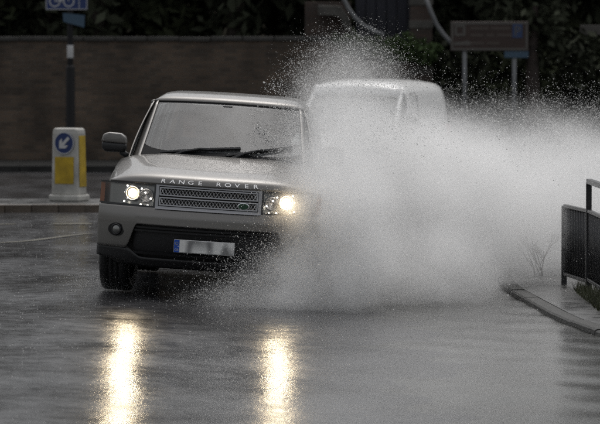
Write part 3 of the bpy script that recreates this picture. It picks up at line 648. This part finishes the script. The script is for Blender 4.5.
for s in (-1, 1):
    MB().tube([vws(s, c, .0) for c in np.linspace(-.02, 1.02, 10)], .038, 8).build('front_pillar', M['white'], van, smooth=True)
    MB().grid(lambda a, c: Vector((s * (lerp(.838, .752, c) + .012), lerp(lerp(1.22, 2.15, a), lerp(1.66, 2.15, a), c), lerp(1.10, 1.60, c))), 4, 6).build('side_window', M['sideglass'], van, smooth=True, solid=.01)
    MB().tube([Vector((s * .86, 1.12, 1.06)), Vector((s * .848, 1.5, 1.45)), Vector((s * .78, 1.72, 1.66)), Vector((s * .775, 2.1, 1.67)), Vector((s * .79, 2.22, 1.62)), Vector((s * .862, 2.24, 1.08)), Vector((s * .856, 2.24, .5))], .009, 6).build('door_seam', M['satin'], van)
    MB().box((s * .97, 1.36, 1.18), (.17, .10, .24)).build('door_mirror', M['black'], van, bevel=.04)
    MB().box((s * .88, 1.38, 1.10), (.10, .05, .05)).build('mirror_arm', M['black'], van)
    MB().grid(lambda a, c: Vector((s * lerp(.40, .72, a), .06 + .15 * lerp(.40, .80, a) ** 2.2 - .06 + .035 * c - .02, lerp(.66, .80, c))), 6, 3).build('headlight', M['housing'], van, smooth=True, solid=.02)
    for y in (.82, 3.45): wheel(van, (s * .74, y, .31), r=.31, w=.20, s=s, spokes=6)
MB().box((0, -.03, .44), (1.40, .12, .24)).build('front_bumper', M['black'], van, bevel=.05)
MB().box((0, -.015, .70), (.7, .05, .11)).build('grille', M['black'], van, bevel=.02)
MB().box((0, -.10, .45), (.52, .012, .11)).build('number_plate', M['signwhite'], van)
for s in (-1, 1): MB().box((s * .80, 4.18, .95), (.10, .06, .34)).build('tail_light', bpy.data.materials['tail_red'], van, bevel=.015)

# ------------------------------------------------------------------ keep-left bollard on the island
bp_ = G(69, 201, .105); bx, by = bp_.x, bp_.y
bol = empty('traffic_bollard', (bx, by, .105), (0, 0, R(-24)))
tag(bol, 'white and yellow bollard with blue keep left arrow on the island', 'bollard')
MB().box((0, 0, .045), (.46, .36, .09)).build('base', M['bollwhite'], bol, bevel=.02)
sh = MB(); cs = [(-.21, -.11), (-.19, -.14), (.19, -.14), (.21, -.11), (.21, .11), (.19, .14), (-.19, .14), (-.21, .11)]
lv = [(0.09, 1.0), (.5, .97), (.93, .94), (.985, .90), (1.005, .78)]
sh.v = [(x * k, y * k, z) for z, k in lv for x, y in cs]
sh.f = [(j * 8 + i, j * 8 + (i + 1) % 8, (j + 1) * 8 + (i + 1) % 8, (j + 1) * 8 + i) for j in range(4) for i in range(8)] + [tuple(range(8))[::-1], tuple(range(32, 40))]
sh.build('shell', M['bollwhite'], bol, bevel=.012)
def bface(name, x0, x1, z0, z1, mt, off): return MB().add([(x0, -.14 * lerp(1, .94, (z0 - .09) / .84) - off, z0), (x1, -.14 * lerp(1, .94, (z0 - .09) / .84) - off, z0), (x1, -.14 * lerp(1, .94, (z1 - .09) / .84) - off, z1), (x0, -.14 * lerp(1, .94, (z1 - .09) / .84) - off, z1)], [(0, 1, 2, 3)]).build(name, mt, bol, solid=.004)
bface('yellow_panel', -.145, .145, .24, .61, M['bollyellow'], .005)
o = MB().add([(.2155, -.10, .20), (.2155, .10, .20), (.202, .09, .90), (.202, -.09, .90)], [(0, 1, 2, 3)]).build('yellow_panel', M['bollyellow'], bol, solid=.004)
Mx = Matrix.Translation((0, -.134, .80)) @ Matrix.Rotation(R(90), 4, 'X')
d1 = MB().lathe([(.001, .012), (.152, .012), (.152, .0), (.001, .0)], Mx, 40).build('sign_disc', M['signblue'], bol)
rg = MB().lathe([(.140, .0125), (.140, .015), (.152, .015), (.152, .0125)], Mx, 40).build('disc_border', M['signwhite'], d1)
ar = [(-.022, .105), (.022, .105), (.022, -.02), (.068, .022), (.068, -.035), (0, -.105), (-.068, -.035), (-.068, .022), (-.022, -.02)]
MB().prism(ar, .004, Mx @ Matrix.Rotation(R(-45), 4, 'Z') @ Matrix.Translation((0, 0, .0125))).build('arrow', M['signwhite'], d1)

# ------------------------------------------------------------------ sign post with the cycle route sign
sp0 = Vector(((70.5 - 300) / F * 62.5, 62.5, .11)); SY = 62.5; ppm = F / SY
sgp = empty('sign_post', sp0); tag(sgp, 'black post with blue cycle sign standing behind the keep left bollard', 'sign post')
zt_ = lambda py: CAM_H - (py - HOR) / ppm - .11
MB().lathe([(.001, 0), (.10, 0), (.10, .05), (.086, .08), (.086, zt_(68)), (.06, zt_(65)), (.001, zt_(65))], None, 20).build('post_base', M['postblack'], sgp, smooth=True)
MB().lathe([(.055, zt_(70)), (.052, zt_(-35)), (.03, zt_(-36)), (.001, zt_(-36))], None, 16).build('pole', M['postblack'], sgp, smooth=True)
MB().lathe([(.058, zt_(58)), (.060, zt_(57.5)), (.060, zt_(45.5)), (.058, zt_(45))], None, 20).build('white_band', M['signwhite'], sgp, smooth=True)
bs = MB().box((0, 0, 0), (.78, .02, .52)).build('blue_sign', M['signblue'], sgp, bevel=.01); bs.location = (-.06, -.075, zt_(10) + .26)
fr = MB()
for c, d in (((0, 0, .248), (.76, .004, .012)), ((0, 0, -.248), (.76, .004, .012)), ((-.378, 0, 0), (.012, .004, .484)), ((.378, 0, 0), (.012, .004, .484))): fr.box((c[0], -.0125, c[2]), d)
fr.build('sign_border', M['signwhite'], bs)
def ring(cx, cz, r_, w_): return MB().lathe([(r_ - w_, 0), (r_ - w_, .003), (r_, .003), (r_, 0)], Matrix.Translation((cx, -.0105, cz)) @ Matrix.Rotation(R(90), 4, 'X'), 28)
for cx in (-.22, .04): ring(cx, -.10, .105, .02).build('cycle_wheel', M['signwhite'], bs)
fm = MB()
for p, q in (((-.22, -.10), (-.15, .06)), ((-.15, .06), (.0, .06)), ((0, .06), (.04, -.10)), ((-.15, .06), (-.09, -.10)), ((-.09, -.10), (0, .06)), ((-.22, -.10), (-.09, -.10)), ((-.18, .085), (-.11, .085)), ((0, .06), (-.01, .11)), ((-.01, .11), (.05, .11))):
    fm.tube([(p[0], -.013, p[1]), (q[0], -.013, q[1])], .009, 5)
fm.build('cycle_frame', M['signwhite'], bs)
MB().box((.235, -.0125, 0), (.012, .004, .46)).build('divider', M['signwhite'], bs)
fg = MB().prism([(-.13, .10), (-.12, -.06), (.27, -.17), (.28, .06), (.0, .09)], .018, Matrix.Rotation(R(90), 4, 'X')).build('pointing_plate', M['signlight'], sgp); fg.location = (0, -.08, zt_(18.5))

# ------------------------------------------------------------------ brown direction sign
BYs = 63.5; bp2 = F / BYs
bsg = empty('direction_sign', ((489 - 300) / bp2, BYs, .11)); tag(bsg, 'brown rectangular direction sign on two grey posts before the hedge', 'road sign')
zq = lambda py: CAM_H - (py - HOR) / bp2 - .11; xq = lambda px: (px - 489) / bp2
w_ = xq(528) - xq(450); h_ = zq(21.5) - zq(51)
bpn = MB().box((0, 0, 0), (w_, .03, h_)).build('sign_panel', M['signbrown'], bsg, bevel=.02); bpn.location = (0, -.06, (zq(21.5) + zq(51)) / 2)
fr = MB()
for c, d in (((0, h_ / 2 - .035), (w_ - .02, .04)), ((0, -h_ / 2 + .035), (w_ - .02, .04)), ((-w_ / 2 + .035, 0), (.04, h_ - .1)), ((w_ / 2 - .035, 0), (.04, h_ - .1))): fr.box((c[0], -.018, c[1]), (d[0], .006, d[1]))
fr.build('sign_border', M['signdim'], bpn)
ic = MB()
for c, d in (((-.56, .20), (.20, .045)), ((-.56, .03), (.20, .045)), ((-.64, .115), (.045, .13)), ((-.48, .115), (.045, .13))): ic.box((c[0], -.018, c[1]), (d[0], .006, d[1]))
ic.build('building_symbol', M['signdim'], bpn)
MB().prism([(-.68, -.17), (-.36, -.17), (-.36, -.11), (-.42, -.08), (-.50, -.10), (-.66, -.11)], .006, Matrix.Translation((0, -.015, 0)) @ Matrix.Rotation(R(90), 4, 'X')).build('tourist_symbol', M['signdim'], bpn)
for (zz, ws_) in ((.15, (.34, .36)), (.02, (.24, .16, .30)), (-.13, (.26, .24))):
    x = -.36
    for wd in ws_:
        MB().box((x + wd / 2, -.018, zz), (wd, .006, .055)).build('word', mat('faded_word', (.06, .045, .037), .5) if 'faded_word' not in bpy.data.materials else bpy.data.materials['faded_word'], bpn); x += wd + .05
ppl = MB().box((.53, -.02, .10), (.19, .01, .26)).build('parking_panel', mat('panel_blue', (.018, .04, .11), .45), bpn)
tp = text_mesh('P', .26, .002); tp.materials.append(M['signdim']); o = bpy.data.objects.new('parking_letter', tp); link(o, ppl); o.location = (.53, -.028, .01); o.rotation_euler = (R(90), 0, 0)
for px in (464.5, 514): MB().tube([(xq(px), 0, 0), (xq(px), 0, zq(24))], .042, 12).build('post', M['galv'], bsg, smooth=True)
MB().box((xq(516), -.055, zq(54.5)), (xq(528) - xq(504), .02, .13)).build('blue_plate', M['signlight'], bsg, bevel=.01)

# ------------------------------------------------------------------ wall, pier, gate, rails behind
WYb = 65.0; wp = F / WYb
wall = empty('brick_wall', (0, WYb, .1)); tag(wall, 'long old brown brick wall with coping running behind the junction', 'wall')
X1 = (412 - 300) / wp; zw = CAM_H - (41 - HOR) / wp - .1
MB().box(((-16 + X1) / 2, .17, zw / 2 - .1), (16 + X1, .34, zw + .2)).build('brickwork', M['brick'], wall)
x = -16.0
while x < X1 - .3:
    L = min(.62, X1 - x); o = MB().box((0, 0, 0), (L - .012, .42, .09)).build('coping_stone', M['cope'], wall, bevel=.015); o.location = (x + L / 2, .17, zw + .042 + random.uniform(-.006, .006)); x += .62
pw = 22 / wp
pier = empty('gate_pier', ((421 - 300) / wp, WYb - .02, .1)); tag(pier, 'tall brick pier with pale stone bands at the end of the wall', 'pier')
MB().box((0, .2, 1.9), (pw, .44, 4.0)).build('shaft', M['pierbrick'], pier)
for z in (.9, 1.75, 2.2, 2.65, 3.1, 3.5): MB().box((0, .2, z), (pw + .03, .47, .16)).build('stone_band', M['stone'], pier, bevel=.015)
MB().box((0, .2, 3.98), (pw + .14, .58, .16)).build('cap_stone', M['stone'], pier, bevel=.03)
# navy panelled gate behind the wall
gt = empty('steel_gate', ((388 - 300) / wp, WYb + 1.0, .1)); tag(gt, 'dark navy steel gate panels showing above the wall beside the pier', 'gate')
for i in range(6): MB().box((-.52 + i * .205, 0, 2.1), (.195, .05, 4.0)).build('gate_plank', M['navy'], gt, bevel=.008)
for z in (.5, 2.2, 3.8): MB().box((0, .05, z), (1.28, .05, .10)).build('gate_rail', M['navy'], gt)
# white swooping handrails
def hrail(pts, label, Yd):
    h = empty('curved_handrail', A(*pts[-1], Yd) * 1.0); base = h.location.copy(); base.z = .1; h.location = base
    P = [A(px, py, Yd) - base for px, py in pts]
    MB().tube(P, .045, 10).build('rail', M['palerail'], h, smooth=True)
    MB().tube([P[-2], P[-2] + Vector((0, .25, -.02))], .03, 8).build('wall_bracket', M['palerail'], h, smooth=True)
    tag(h, label, 'handrail', 'pale curved handrails beside the gate')
hrail([(338, -14), (343, -2), (348, 8), (355, 18), (364, 26), (375, 32), (384, 35)], 'pale curved handrail sweeping down to the ivy on the wall', WYb - .22)
hrail([(424, -6), (430, 10), (436, 24), (443, 34), (450, 42), (455, 47)], 'pale curved handrail just right of the brick pier, above the sign', WYb - .30)
# stone stair string: sloped block at the head of the wall
stn = MB(); pts = [(318, 5), (341, 6), (349, 18), (352, 31), (345, 31), (341, 19), (335, 16), (318, 16)]
P = [A(px, py, WYb) for px, py in pts]; c0 = P[0]
stn.prism([(p.x - c0.x, p.z) for p in P], .35, Matrix.Rotation(R(90), 4, 'X')); so = stn.build('stone_ledge', M['stone'], None, bevel=.02); so.location = (c0.x, WYb + .22, 0)
tag(so, 'bent pale stone ledge rising above the wall left of the gate', 'ledge')
so2 = MB().box((0, 0, 1.55), (.9, .5, 3.1)).build('brick_buttress', M['pierbrick'], None, bevel=.01); so2.location = ((328 - 300) / wp, WYb + .55, .1); tag(so2, 'brick buttress under the bent stone ledge behind the wall', 'buttress')
# pale board at the far right
pb_ = empty('notice_board', A(590, 30, 66) * 1.0); pb_.location.z = .1; tag(pb_, 'pale grey notice board on a post at the right edge by the hedge', 'notice board')
MB().box((0.1, 0, CAM_H - (30 - HOR) / (F / 66) - .1), (.62, .03, .20)).build('board', M['signdim'], pb_, bevel=.01)
MB().tube([(.1, .05, 0), (.1, .05, 2.6)], .04, 10).build('post', M['galv'], pb_)

# ------------------------------------------------------------------ foliage
def leaf_cloud(center, radii, n, size, flat=.0, lo=.35):
    c = np.array(center); r = np.array(radii)
    ncl = max(8, n // 60); d = rng.normal(size=(ncl, 3)); d /= np.linalg.norm(d, axis=1)[:, None]
    cc = d * (lo + (1 - lo) * rng.random((ncl, 1)) ** .5)
    idx = rng.integers(0, ncl, n); p = (cc[idx] + rng.normal(size=(n, 3)) * .13) * r + c
    a = rng.normal(size=(n, 3)); a /= np.linalg.norm(a, axis=1)[:, None]; bq = np.cross(a, rng.normal(size=(n, 3))); bq /= np.linalg.norm(bq, axis=1)[:, None]
    s = size * (.6 + .8 * rng.random((n, 1)))
    v = np.stack([p - a * s, p + bq * s * .45, p + a * s, p - bq * s * .45], 1).reshape(-1, 3)
    return v
def quad_mesh(name, v, mt, parent=None):
    n = len(v) // 4; me_ = bpy.data.meshes.new(name); me_.vertices.add(len(v)); me_.vertices.foreach_set('co', v.astype(np.float32).ravel())
    me_.loops.add(4 * n); me_.loops.foreach_set('vertex_index', np.arange(4 * n, dtype=np.int32)); me_.polygons.add(n); me_.polygons.foreach_set('loop_start', np.arange(0, 4 * n, 4, dtype=np.int32))
    me_.update(calc_edges=True); me_.materials.append(mt); return link(bpy.data.objects.new(name, me_), parent)
def tree(x, y, h, rx, label, mt, zlow, n=5200, z0=.1):
    t_ = empty('tree', (x, y, z0)); tag(t_, label, 'tree', 'dark trees behind the wall')
    tk = MB(); lean = random.uniform(-.4, .4)
    tk.tube([(0, 0, -.3), (lean * .2, 0, h * .25), (lean * .6, 0, h * .5), (lean, 0, h * .85)], [.24, .19, .14, .04], 9)
    for k in range(6):
        a = random.uniform(0, 6.28); zz = h * random.uniform(.22, .6); e = Vector((math.cos(a) * rx * .75, math.sin(a) * rx * .7, zz + h * .22))
        tk.tube([(lean * .4, 0, zz), ((e.x + lean * .4) * .5, e.y * .5, zz + h * .08), e], [.09, .06, .02], 6)
    tk.build('trunk', M['bark'], t_, smooth=True)
    cz = (zlow + h) / 2
    quad_mesh('crown', leaf_cloud((lean, 0, cz), (rx, rx * .8, (h - zlow) / 2), n, .17, lo=.25), mt, t_)
TL = ['over the cycle sign post', 'behind the keep left bollard', 'above the SUV mirror', 'above the SUV windscreen', 'above the bent stone ledge', 'behind the navy gate', 'behind the brick pier', 'behind the brown sign', 'above the blue plate of the brown sign', 'behind the pale notice board', 'at the far right edge']
for i, tl in enumerate(TL):
    tree(-6.6 + i * 1.32 + random.uniform(-.2, .2), 68.0 + (i % 2) * 1.3, random.uniform(7.2, 9.6), 1.55, 'dark leafy tree ' + tl, M['leafA'] if i % 3 else M['leafB'], 1.2 if i > 6 else 2.0)
for i in range(9):
    tree(-9.0 + i * 2.3, 72.5 + (i % 2), random.uniform(8, 10.5), 2.3, 'tall tree of the rear row, %s' % ['at the left end behind the wall', 'second from the left', 'third from the left', 'fourth from the left', 'in the middle', 'fourth from the right', 'third from the right', 'second from the right', 'at the right end'][i], M['leafA'], .3, 5200, .3)
# hedge on the right, behind the sign
for i, (x, lab) in enumerate(((3.1, 'dark hedge bush just right of the brick pier'), (4.3, 'dark hedge bush behind the brown sign'), (5.5, 'dark hedge bush behind the blue plate'), (6.7, 'dark hedge bush at the right edge'))):
    hb = empty('hedge_bush', (x, 65.6, .1)); tag(hb, lab, 'bush', 'hedge behind the brown sign')
    quad_mesh('foliage', leaf_cloud((0, 0, 1.15), (.95, .55, 1.25), 5200, .11, lo=.2), M['leafB'] if i % 2 else M['leafA'], hb)
    MB().tube([(0, 0, -.1), (.05, 0, .7), (.1, 0, 1.6)], [.06, .05, .02], 7).build('stem', M['bark'], hb)
pt = empty('tree', ((532 - 300) / (F / 64.6), 64.6, .1)); tag(pt, 'small tree with pale brown trunk just right of the blue plate', 'tree')
MB().tube([(0, 0, -.1), (.02, 0, 1.0), (.0, .02, 1.9), (.06, 0, 3.0)], [.17, .14, .12, .05], 12).build('trunk', mat('pale_bark', (.04, .029, .024), .8, var=.4, bump=.8, bscale=12), pt, smooth=True)
quad_mesh('crown', leaf_cloud((.05, .05, 3.1), (.8, .6, 1.1), 2600, .10, lo=.2), M['leafA'], pt)
# ivy over the wall top
iv = empty('ivy', ((396 - 300) / wp, WYb - .1, zw - .1)); tag(iv, 'green ivy spilling over the wall top beside the pier', 'ivy')
vv = []
for k in range(34):
    fx = random.uniform(-1.05, .75); zt2 = CAM_H - (lerp(33, 42, (fx + .85) / 1.6) - HOR) / wp - zw
    vv.append(leaf_cloud((fx, random.uniform(-.25, .1), zt2 - random.uniform(.05, .22)), (.22, .16, random.uniform(.12, .26)), 150, .06, lo=.1))
quad_mesh('foliage', np.concatenate(vv), M['leafC'], iv)
# bare shrubs half hidden in the spray
def shrub(x, y, h, label):
    o = MB()
    def br(p, d, L, r_, k):
        q = p + d * L; o.tube([p, (p + q) / 2 + Vector((random.uniform(-.02, .02), 0, 0)), q], [r_, r_ * .8, r_ * .6], 5)
        if k: 
            for _ in range(3): br(p.lerp(q, random.uniform(.45, 1)), (d + Vector((random.uniform(-.8, .8), random.uniform(-.8, .8), random.uniform(.0, .5)))).normalized(), L * .62, r_ * .6, k - 1)
    for _ in range(5): br(Vector((random.uniform(-.06, .06), random.uniform(-.06, .06), -.05)), Vector((random.uniform(-.5, .5), random.uniform(-.5, .5), 1)).normalized(), h * .5, .007, 3)
    s_ = o.build('bare_shrub', M['twig'], None); s_.location = (x, y, PZ); tag(s_, label, 'shrub', 'bare shrubs in the spray')
shrub(2.36, 32.6, .55, 'bare twiggy shrub in the spray nearest the railing'); shrub(2.25, 34.6, .50, 'bare twiggy shrub in the spray at the kerb tip')

# ------------------------------------------------------------------ guard railing on the right pavement
gr = empty('guard_railing', (2.61, 30.1, PZ)); tag(gr, 'black pedestrian guard railing along the pavement at the right edge', 'railing')
post_me = None
def rpost(p, h):
    MB().box((p[0], p[1], h / 2 - .03), (.05, .05, h + .06)).build('post', M['railblack'], gr, bevel=.004)
bar = MB().tube([(0, 0, 0), (0, 0, .54)], .009, 6).build('bar', M['railblack'], gr, smooth=True); first = [bar]
def panel(p0, p1, zlo, zhi, top):
    p0, p1 = Vector((*p0, 0)), Vector((*p1, 0)); d = p1 - p0; L = d.length; az = math.atan2(d.y, d.x); mid = (p0 + p1) / 2
    for z, hh in ((zlo, .03), (zhi, .03)) + (((top, .045),) if top else ()):
        e = .02 if z != top else -.03
        MB().box((mid.x, mid.y, z), (L - .05 - e, .035 if z != top else .05, hh), az).build('handrail' if z == top else 'rail', M['railblack'], gr, bevel=.004)
    nb = int(L / .075)
    for k in range(1, nb):
        q = p0.lerp(p1, k / nb)
        if first: o = first.pop()
        else: o = copy_under(bar, gr)
        o.location = (q.x, q.y, zlo + .01); o.scale = (1, 1, (zhi - zlo) / .54)
rpost((0, 0), 1.0); rpost((.03, -2.0), 1.0); rpost((.10, -4.0), 1.0); rpost((-.13, 1.15), .74)
panel((0, 0), (.03, -2.0), .12, .74, 1.01); panel((.03, -2.0), (.10, -4.0), .12, .74, 1.01); panel((-.13, 1.15), (0, 0), .10, .74, None)
# weeds at its foot
nb = 1500; v = []
for k in range(nb):
    x = 2.50 + abs(random.gauss(0, .13)); y = random.uniform(27.2, 30.4); h = random.uniform(.03, .13); a = random.uniform(0, 6.28); l = random.uniform(-.05, .05); w = .004
    b0 = Vector((x, y, PZ - .01)); dx = Vector((math.cos(a) * w, math.sin(a) * w, 0)); tip = b0 + Vector((l, random.uniform(-.04, .04), h))
    v += [b0 - dx, b0 + dx, tip + dx * .2, tip - dx * .2]
tag(quad_mesh('weeds', np.array([tuple(p) for p in v]), M['grass']), 'green weeds growing at the foot of the railing', 'weeds', kind='stuff')

# ------------------------------------------------------------------ water spray: mist volume + drops
BLOBS = [  # centre, radii, density, share of drops
    ((1.0, 31.1, .60), (1.25, 1.25, 1.20), 2.1, .6),
    ((.45, 30.6, 1.55), (.66, .8, .75), .9, 1.8),
    ((.33, 28.72, .55), (.64, .85, .90), 3.6, .9),
    ((.08, 28.35, .08), (.70, .7, .46), 2.3, 2.0),
    ((.80, 29.5, .12), (1.15, .9, .58), 2.0, .6),
    ((2.2, 33.3, .60), (1.7, 1.4, 1.10), 1.3, 1.0),
    ((3.4, 34.6, .45), (1.7, 2.0, 1.15), .7, 1.5),
    ((1.1, 34.0, .55), (1.3, 1.6, 1.15), 1.0, .3),
    ((.34, 29.5, 1.1), (.64, .8, .85), 1.4, 1.0),
    ((-1.75, 29.45, .02), (.45, .6, .18), .25, .3),
    ((-.40, 28.15, -.03), (.75, .45, .22), .9, .5),
    ((1.2, 30.0, .45), (.85, .7, .85), 1.3, .3),
    ((1.75, 31.4, .55), (1.05, 1.0, .90), 1.6, .2),
    ((2.6, 31.6, .55), (.7, .6, .80), .7, .3),
]
vm = bpy.data.materials.new('spray_mist'); vm.use_nodes = True; t = vm.node_tree; t.nodes.clear()
out = t.nodes.new('ShaderNodeOutputMaterial'); pv = t.nodes.new('ShaderNodeVolumePrincipled'); t.links.new(pv.outputs[0], out.inputs['Volume'])
pv.inputs['Color'].default_value = (.993, .992, .988, 1); pv.inputs['Anisotropy'].default_value = .1; pv.inputs['Density'].default_value = 1
t = bpy.data.node_groups.new('spray_density', 'GeometryNodeTree'); t.interface.new_socket('Geometry', in_out='INPUT', socket_type='NodeSocketGeometry'); t.interface.new_socket('Geometry', in_out='OUTPUT', socket_type='NodeSocketGeometry')
go = t.nodes.new('NodeGroupOutput'); pn = t.nodes.new('GeometryNodeInputPosition').outputs[0]; acc = None
nz_ = t.nodes.new('ShaderNodeTexNoise'); nz_.inputs['Scale'].default_value = 2.6; nz_.inputs['Detail'].default_value = 6; nz_.inputs['Roughness'].default_value = .68; nz_.inputs['Distortion'].default_value = .6; t.links.new(pn, nz_.inputs['Vector'])
for c, r_, d, _ in BLOBS:
    s1 = t.nodes.new('ShaderNodeVectorMath'); s1.operation = 'SUBTRACT'; t.links.new(pn, s1.inputs[0]); s1.inputs[1].default_value = c
    s2 = t.nodes.new('ShaderNodeVectorMath'); s2.operation = 'DIVIDE'; t.links.new(s1.outputs[0], s2.inputs[0]); s2.inputs[1].default_value = r_
    s3 = t.nodes.new('ShaderNodeVectorMath'); s3.operation = 'LENGTH'; t.links.new(s2.outputs[0], s3.inputs[0])
    mr = t.nodes.new('ShaderNodeMapRange'); mr.interpolation_type = 'SMOOTHSTEP'; mr.inputs['From Min'].default_value = .25; mr.inputs['From Max'].default_value = 1.05; mr.inputs['To Min'].default_value = d; mr.inputs['To Max'].default_value = 0
    t.links.new(s3.outputs['Value'], mr.inputs['Value'])
    if acc is None: acc = mr.outputs[0]
    else:
        ad = t.nodes.new('ShaderNodeMath'); ad.operation = 'ADD'; t.links.new(acc, ad.inputs[0]); t.links.new(mr.outputs[0], ad.inputs[1]); acc = ad.outputs[0]
mr = t.nodes.new('ShaderNodeMapRange'); mr.inputs['From Min'].default_value = .36; mr.inputs['From Max'].default_value = .64; mr.inputs['To Min'].default_value = .12; mr.inputs['To Max'].default_value = 2.0; t.links.new(nz_.outputs['Fac'], mr.inputs['Value'])
ml = t.nodes.new('ShaderNodeMath'); ml.operation = 'MULTIPLY'; t.links.new(acc, ml.inputs[0]); t.links.new(mr.outputs[0], ml.inputs[1])
vc_ = t.nodes.new('GeometryNodeVolumeCube'); t.links.new(ml.outputs[0], vc_.inputs['Density'])
vc_.inputs['Min'].default_value = (-2.4, 27.5, -.2); vc_.inputs['Max'].default_value = (5.3, 36.9, 2.55)
for k_, n_ in zip('XYZ', (154, 188, 55)): vc_.inputs['Resolution ' + k_].default_value = n_
smn = t.nodes.new('GeometryNodeSetMaterial'); smn.inputs['Material'].default_value = vm
t.links.new(vc_.outputs[0], smn.inputs[0]); t.links.new(smn.outputs[0], go.inputs[0])
dm = MB().box((1.45, 32.2, 1.1), (7.7, 9.4, 2.9)).build('spray_mist', vm); tag(dm, 'pale cloud of water spray thrown up beside the SUV', 'spray', kind='stuff')
dm.modifiers.new('density', 'NODES').node_group = t

def drops(name, P, rr, mt, label):
    n = len(P); o4 = np.array([(1, 1, 1), (1, -1, -1), (-1, 1, -1), (-1, -1, 1)]) * .82
    fa = np.array([(0, 1, 2), (0, 3, 1), (0, 2, 3), (1, 3, 2)])
    v = (P[:, None, :] + o4[None] * rr[:, None, None]).reshape(-1, 3); f = (fa[None] + (np.arange(n) * 4)[:, None, None]).reshape(-1)
    me_ = bpy.data.meshes.new(name); me_.vertices.add(len(v)); me_.vertices.foreach_set('co', v.astype(np.float32).ravel())
    me_.loops.add(len(f)); me_.loops.foreach_set('vertex_index', f.astype(np.int32)); nf = len(f) // 3
    me_.polygons.add(nf); me_.polygons.foreach_set('loop_start', np.arange(0, nf * 3, 3, dtype=np.int32)); me_.update(calc_edges=True)
    me_.shade_smooth(); me_.materials.append(mt)
    return tag(link(bpy.data.objects.new(name, me_)), label, 'spray', kind='stuff')
dmat = bpy.data.materials.new('water_drop'); dmat.use_nodes = True; t = dmat.node_tree; t.nodes.clear()
o_ = t.nodes.new('ShaderNodeOutputMaterial'); d_ = t.nodes.new('ShaderNodeBsdfDiffuse'); l_ = t.nodes.new('ShaderNodeBsdfTranslucent'); x_ = t.nodes.new('ShaderNodeMixShader')
for n_ in (d_, l_): n_.inputs[0].default_value = (.9, .9, .89, 1)
x_.inputs[0].default_value = .5; t.links.new(d_.outputs[0], x_.inputs[1]); t.links.new(l_.outputs[0], x_.inputs[2])
t.links.new(x_.outputs[0], o_.inputs[0])
P = []
tot = sum(b_[3] * b_[1][0] * b_[1][2] for b_ in BLOBS)
for c, r_, d, sh_ in BLOBS:
    k = int(620000 * sh_ * r_[0] * r_[2] / tot)
    dr = rng.normal(size=(k, 3)); dr /= np.linalg.norm(dr, axis=1)[:, None]
    q = np.array(c) + dr * (.35 + .62 * rng.random((k, 1)) + .16 * np.abs(rng.normal(size=(k, 1)))) * np.array(r_)
    P.append(q)
# jets flung from the wheel
src = np.array((.05, 29.2, .05)); k = 60000
az = rng.uniform(-1.9, .9, k); el = rng.beta(1.6, 2.2, k) * 1.35; L = rng.beta(1.6, 2.0, k) * 2.6
P.append(src + np.stack([np.cos(az) * np.cos(el) * L, np.sin(az) * np.cos(el) * L * .5, np.sin(el) * L * .85], 1))
# drops over the lower front of the SUV
k = 14000; P.append(np.stack([.15 - 1.25 * rng.beta(1.1, 2.6, k), rng.normal(28.2, .22, k), np.abs(rng.normal(0, .22, k))], 1)[rng.random(k) < .75])
big_r = [np.zeros(sum(len(q) for q in P))]
for _ in range(420):
    a_ = rng.uniform(-1.0, 2.6); e_ = rng.uniform(.35, 1.35); v0 = rng.uniform(3.2, 6.6); t1 = rng.uniform(.12, .55); n_ = int(rng.uniform(40, 130))
    tt = t1 + rng.uniform(0, .14, n_); hv = v0 * math.cos(e_)
    q = np.stack([.15 + math.cos(a_) * hv * tt * .8, 29.6 + math.sin(a_) * hv * tt * .55, v0 * math.sin(e_) * tt - 4.9 * tt * tt], 1)
    P.append(q + rng.normal(size=(n_, 3)) * .016 * (1 + 2 * rng.random())); big_r.append(.0014 * rng.random(n_) + .0034 * (rng.random(n_) > .92))
P = np.concatenate(P); extra_r = np.concatenate(big_r); kk = P[:, 2] > -.13; P = P[kk]; extra_r = extra_r[kk]
def mist(q):
    d_ = np.zeros(len(q))
    for c, r_, d, _ in BLOBS:
        tt = np.clip((1.05 - np.linalg.norm((q - np.array(c)) / np.array(r_), axis=1)) / .8, 0, 1); d_ += d * tt * tt * (3 - 2 * tt)
    return d_
tau = sum(mist(P + np.array((0, k_ * .3, 0))) * .3 for k_ in range(14))   # single drops read only where the cloud is thin
kk = rng.random(len(P)) < np.exp(-1.1 * tau); P = P[kk]; extra_r = extra_r[kk]
rr = .0012 + .0034 * rng.random(len(P)) ** 6 + extra_r
drops('spray_drops', P, rr, dmat, 'countless water drops flung out around the SUV')
# rain splashes on the road
k = 3500; Yr = rng.uniform(18, 44, k); Xr = rng.uniform(-1, 1, k) * Yr * .095; Z = np.array([zr(min(x, 2)) for x in Xr]) + .005 + np.abs(rng.normal(0, .018, k))
drops('rain_splashes', np.stack([Xr, Yr, Z], 1), .0015 + .002 * rng.random(k), dmat, 'rain drops bouncing off the wet road')
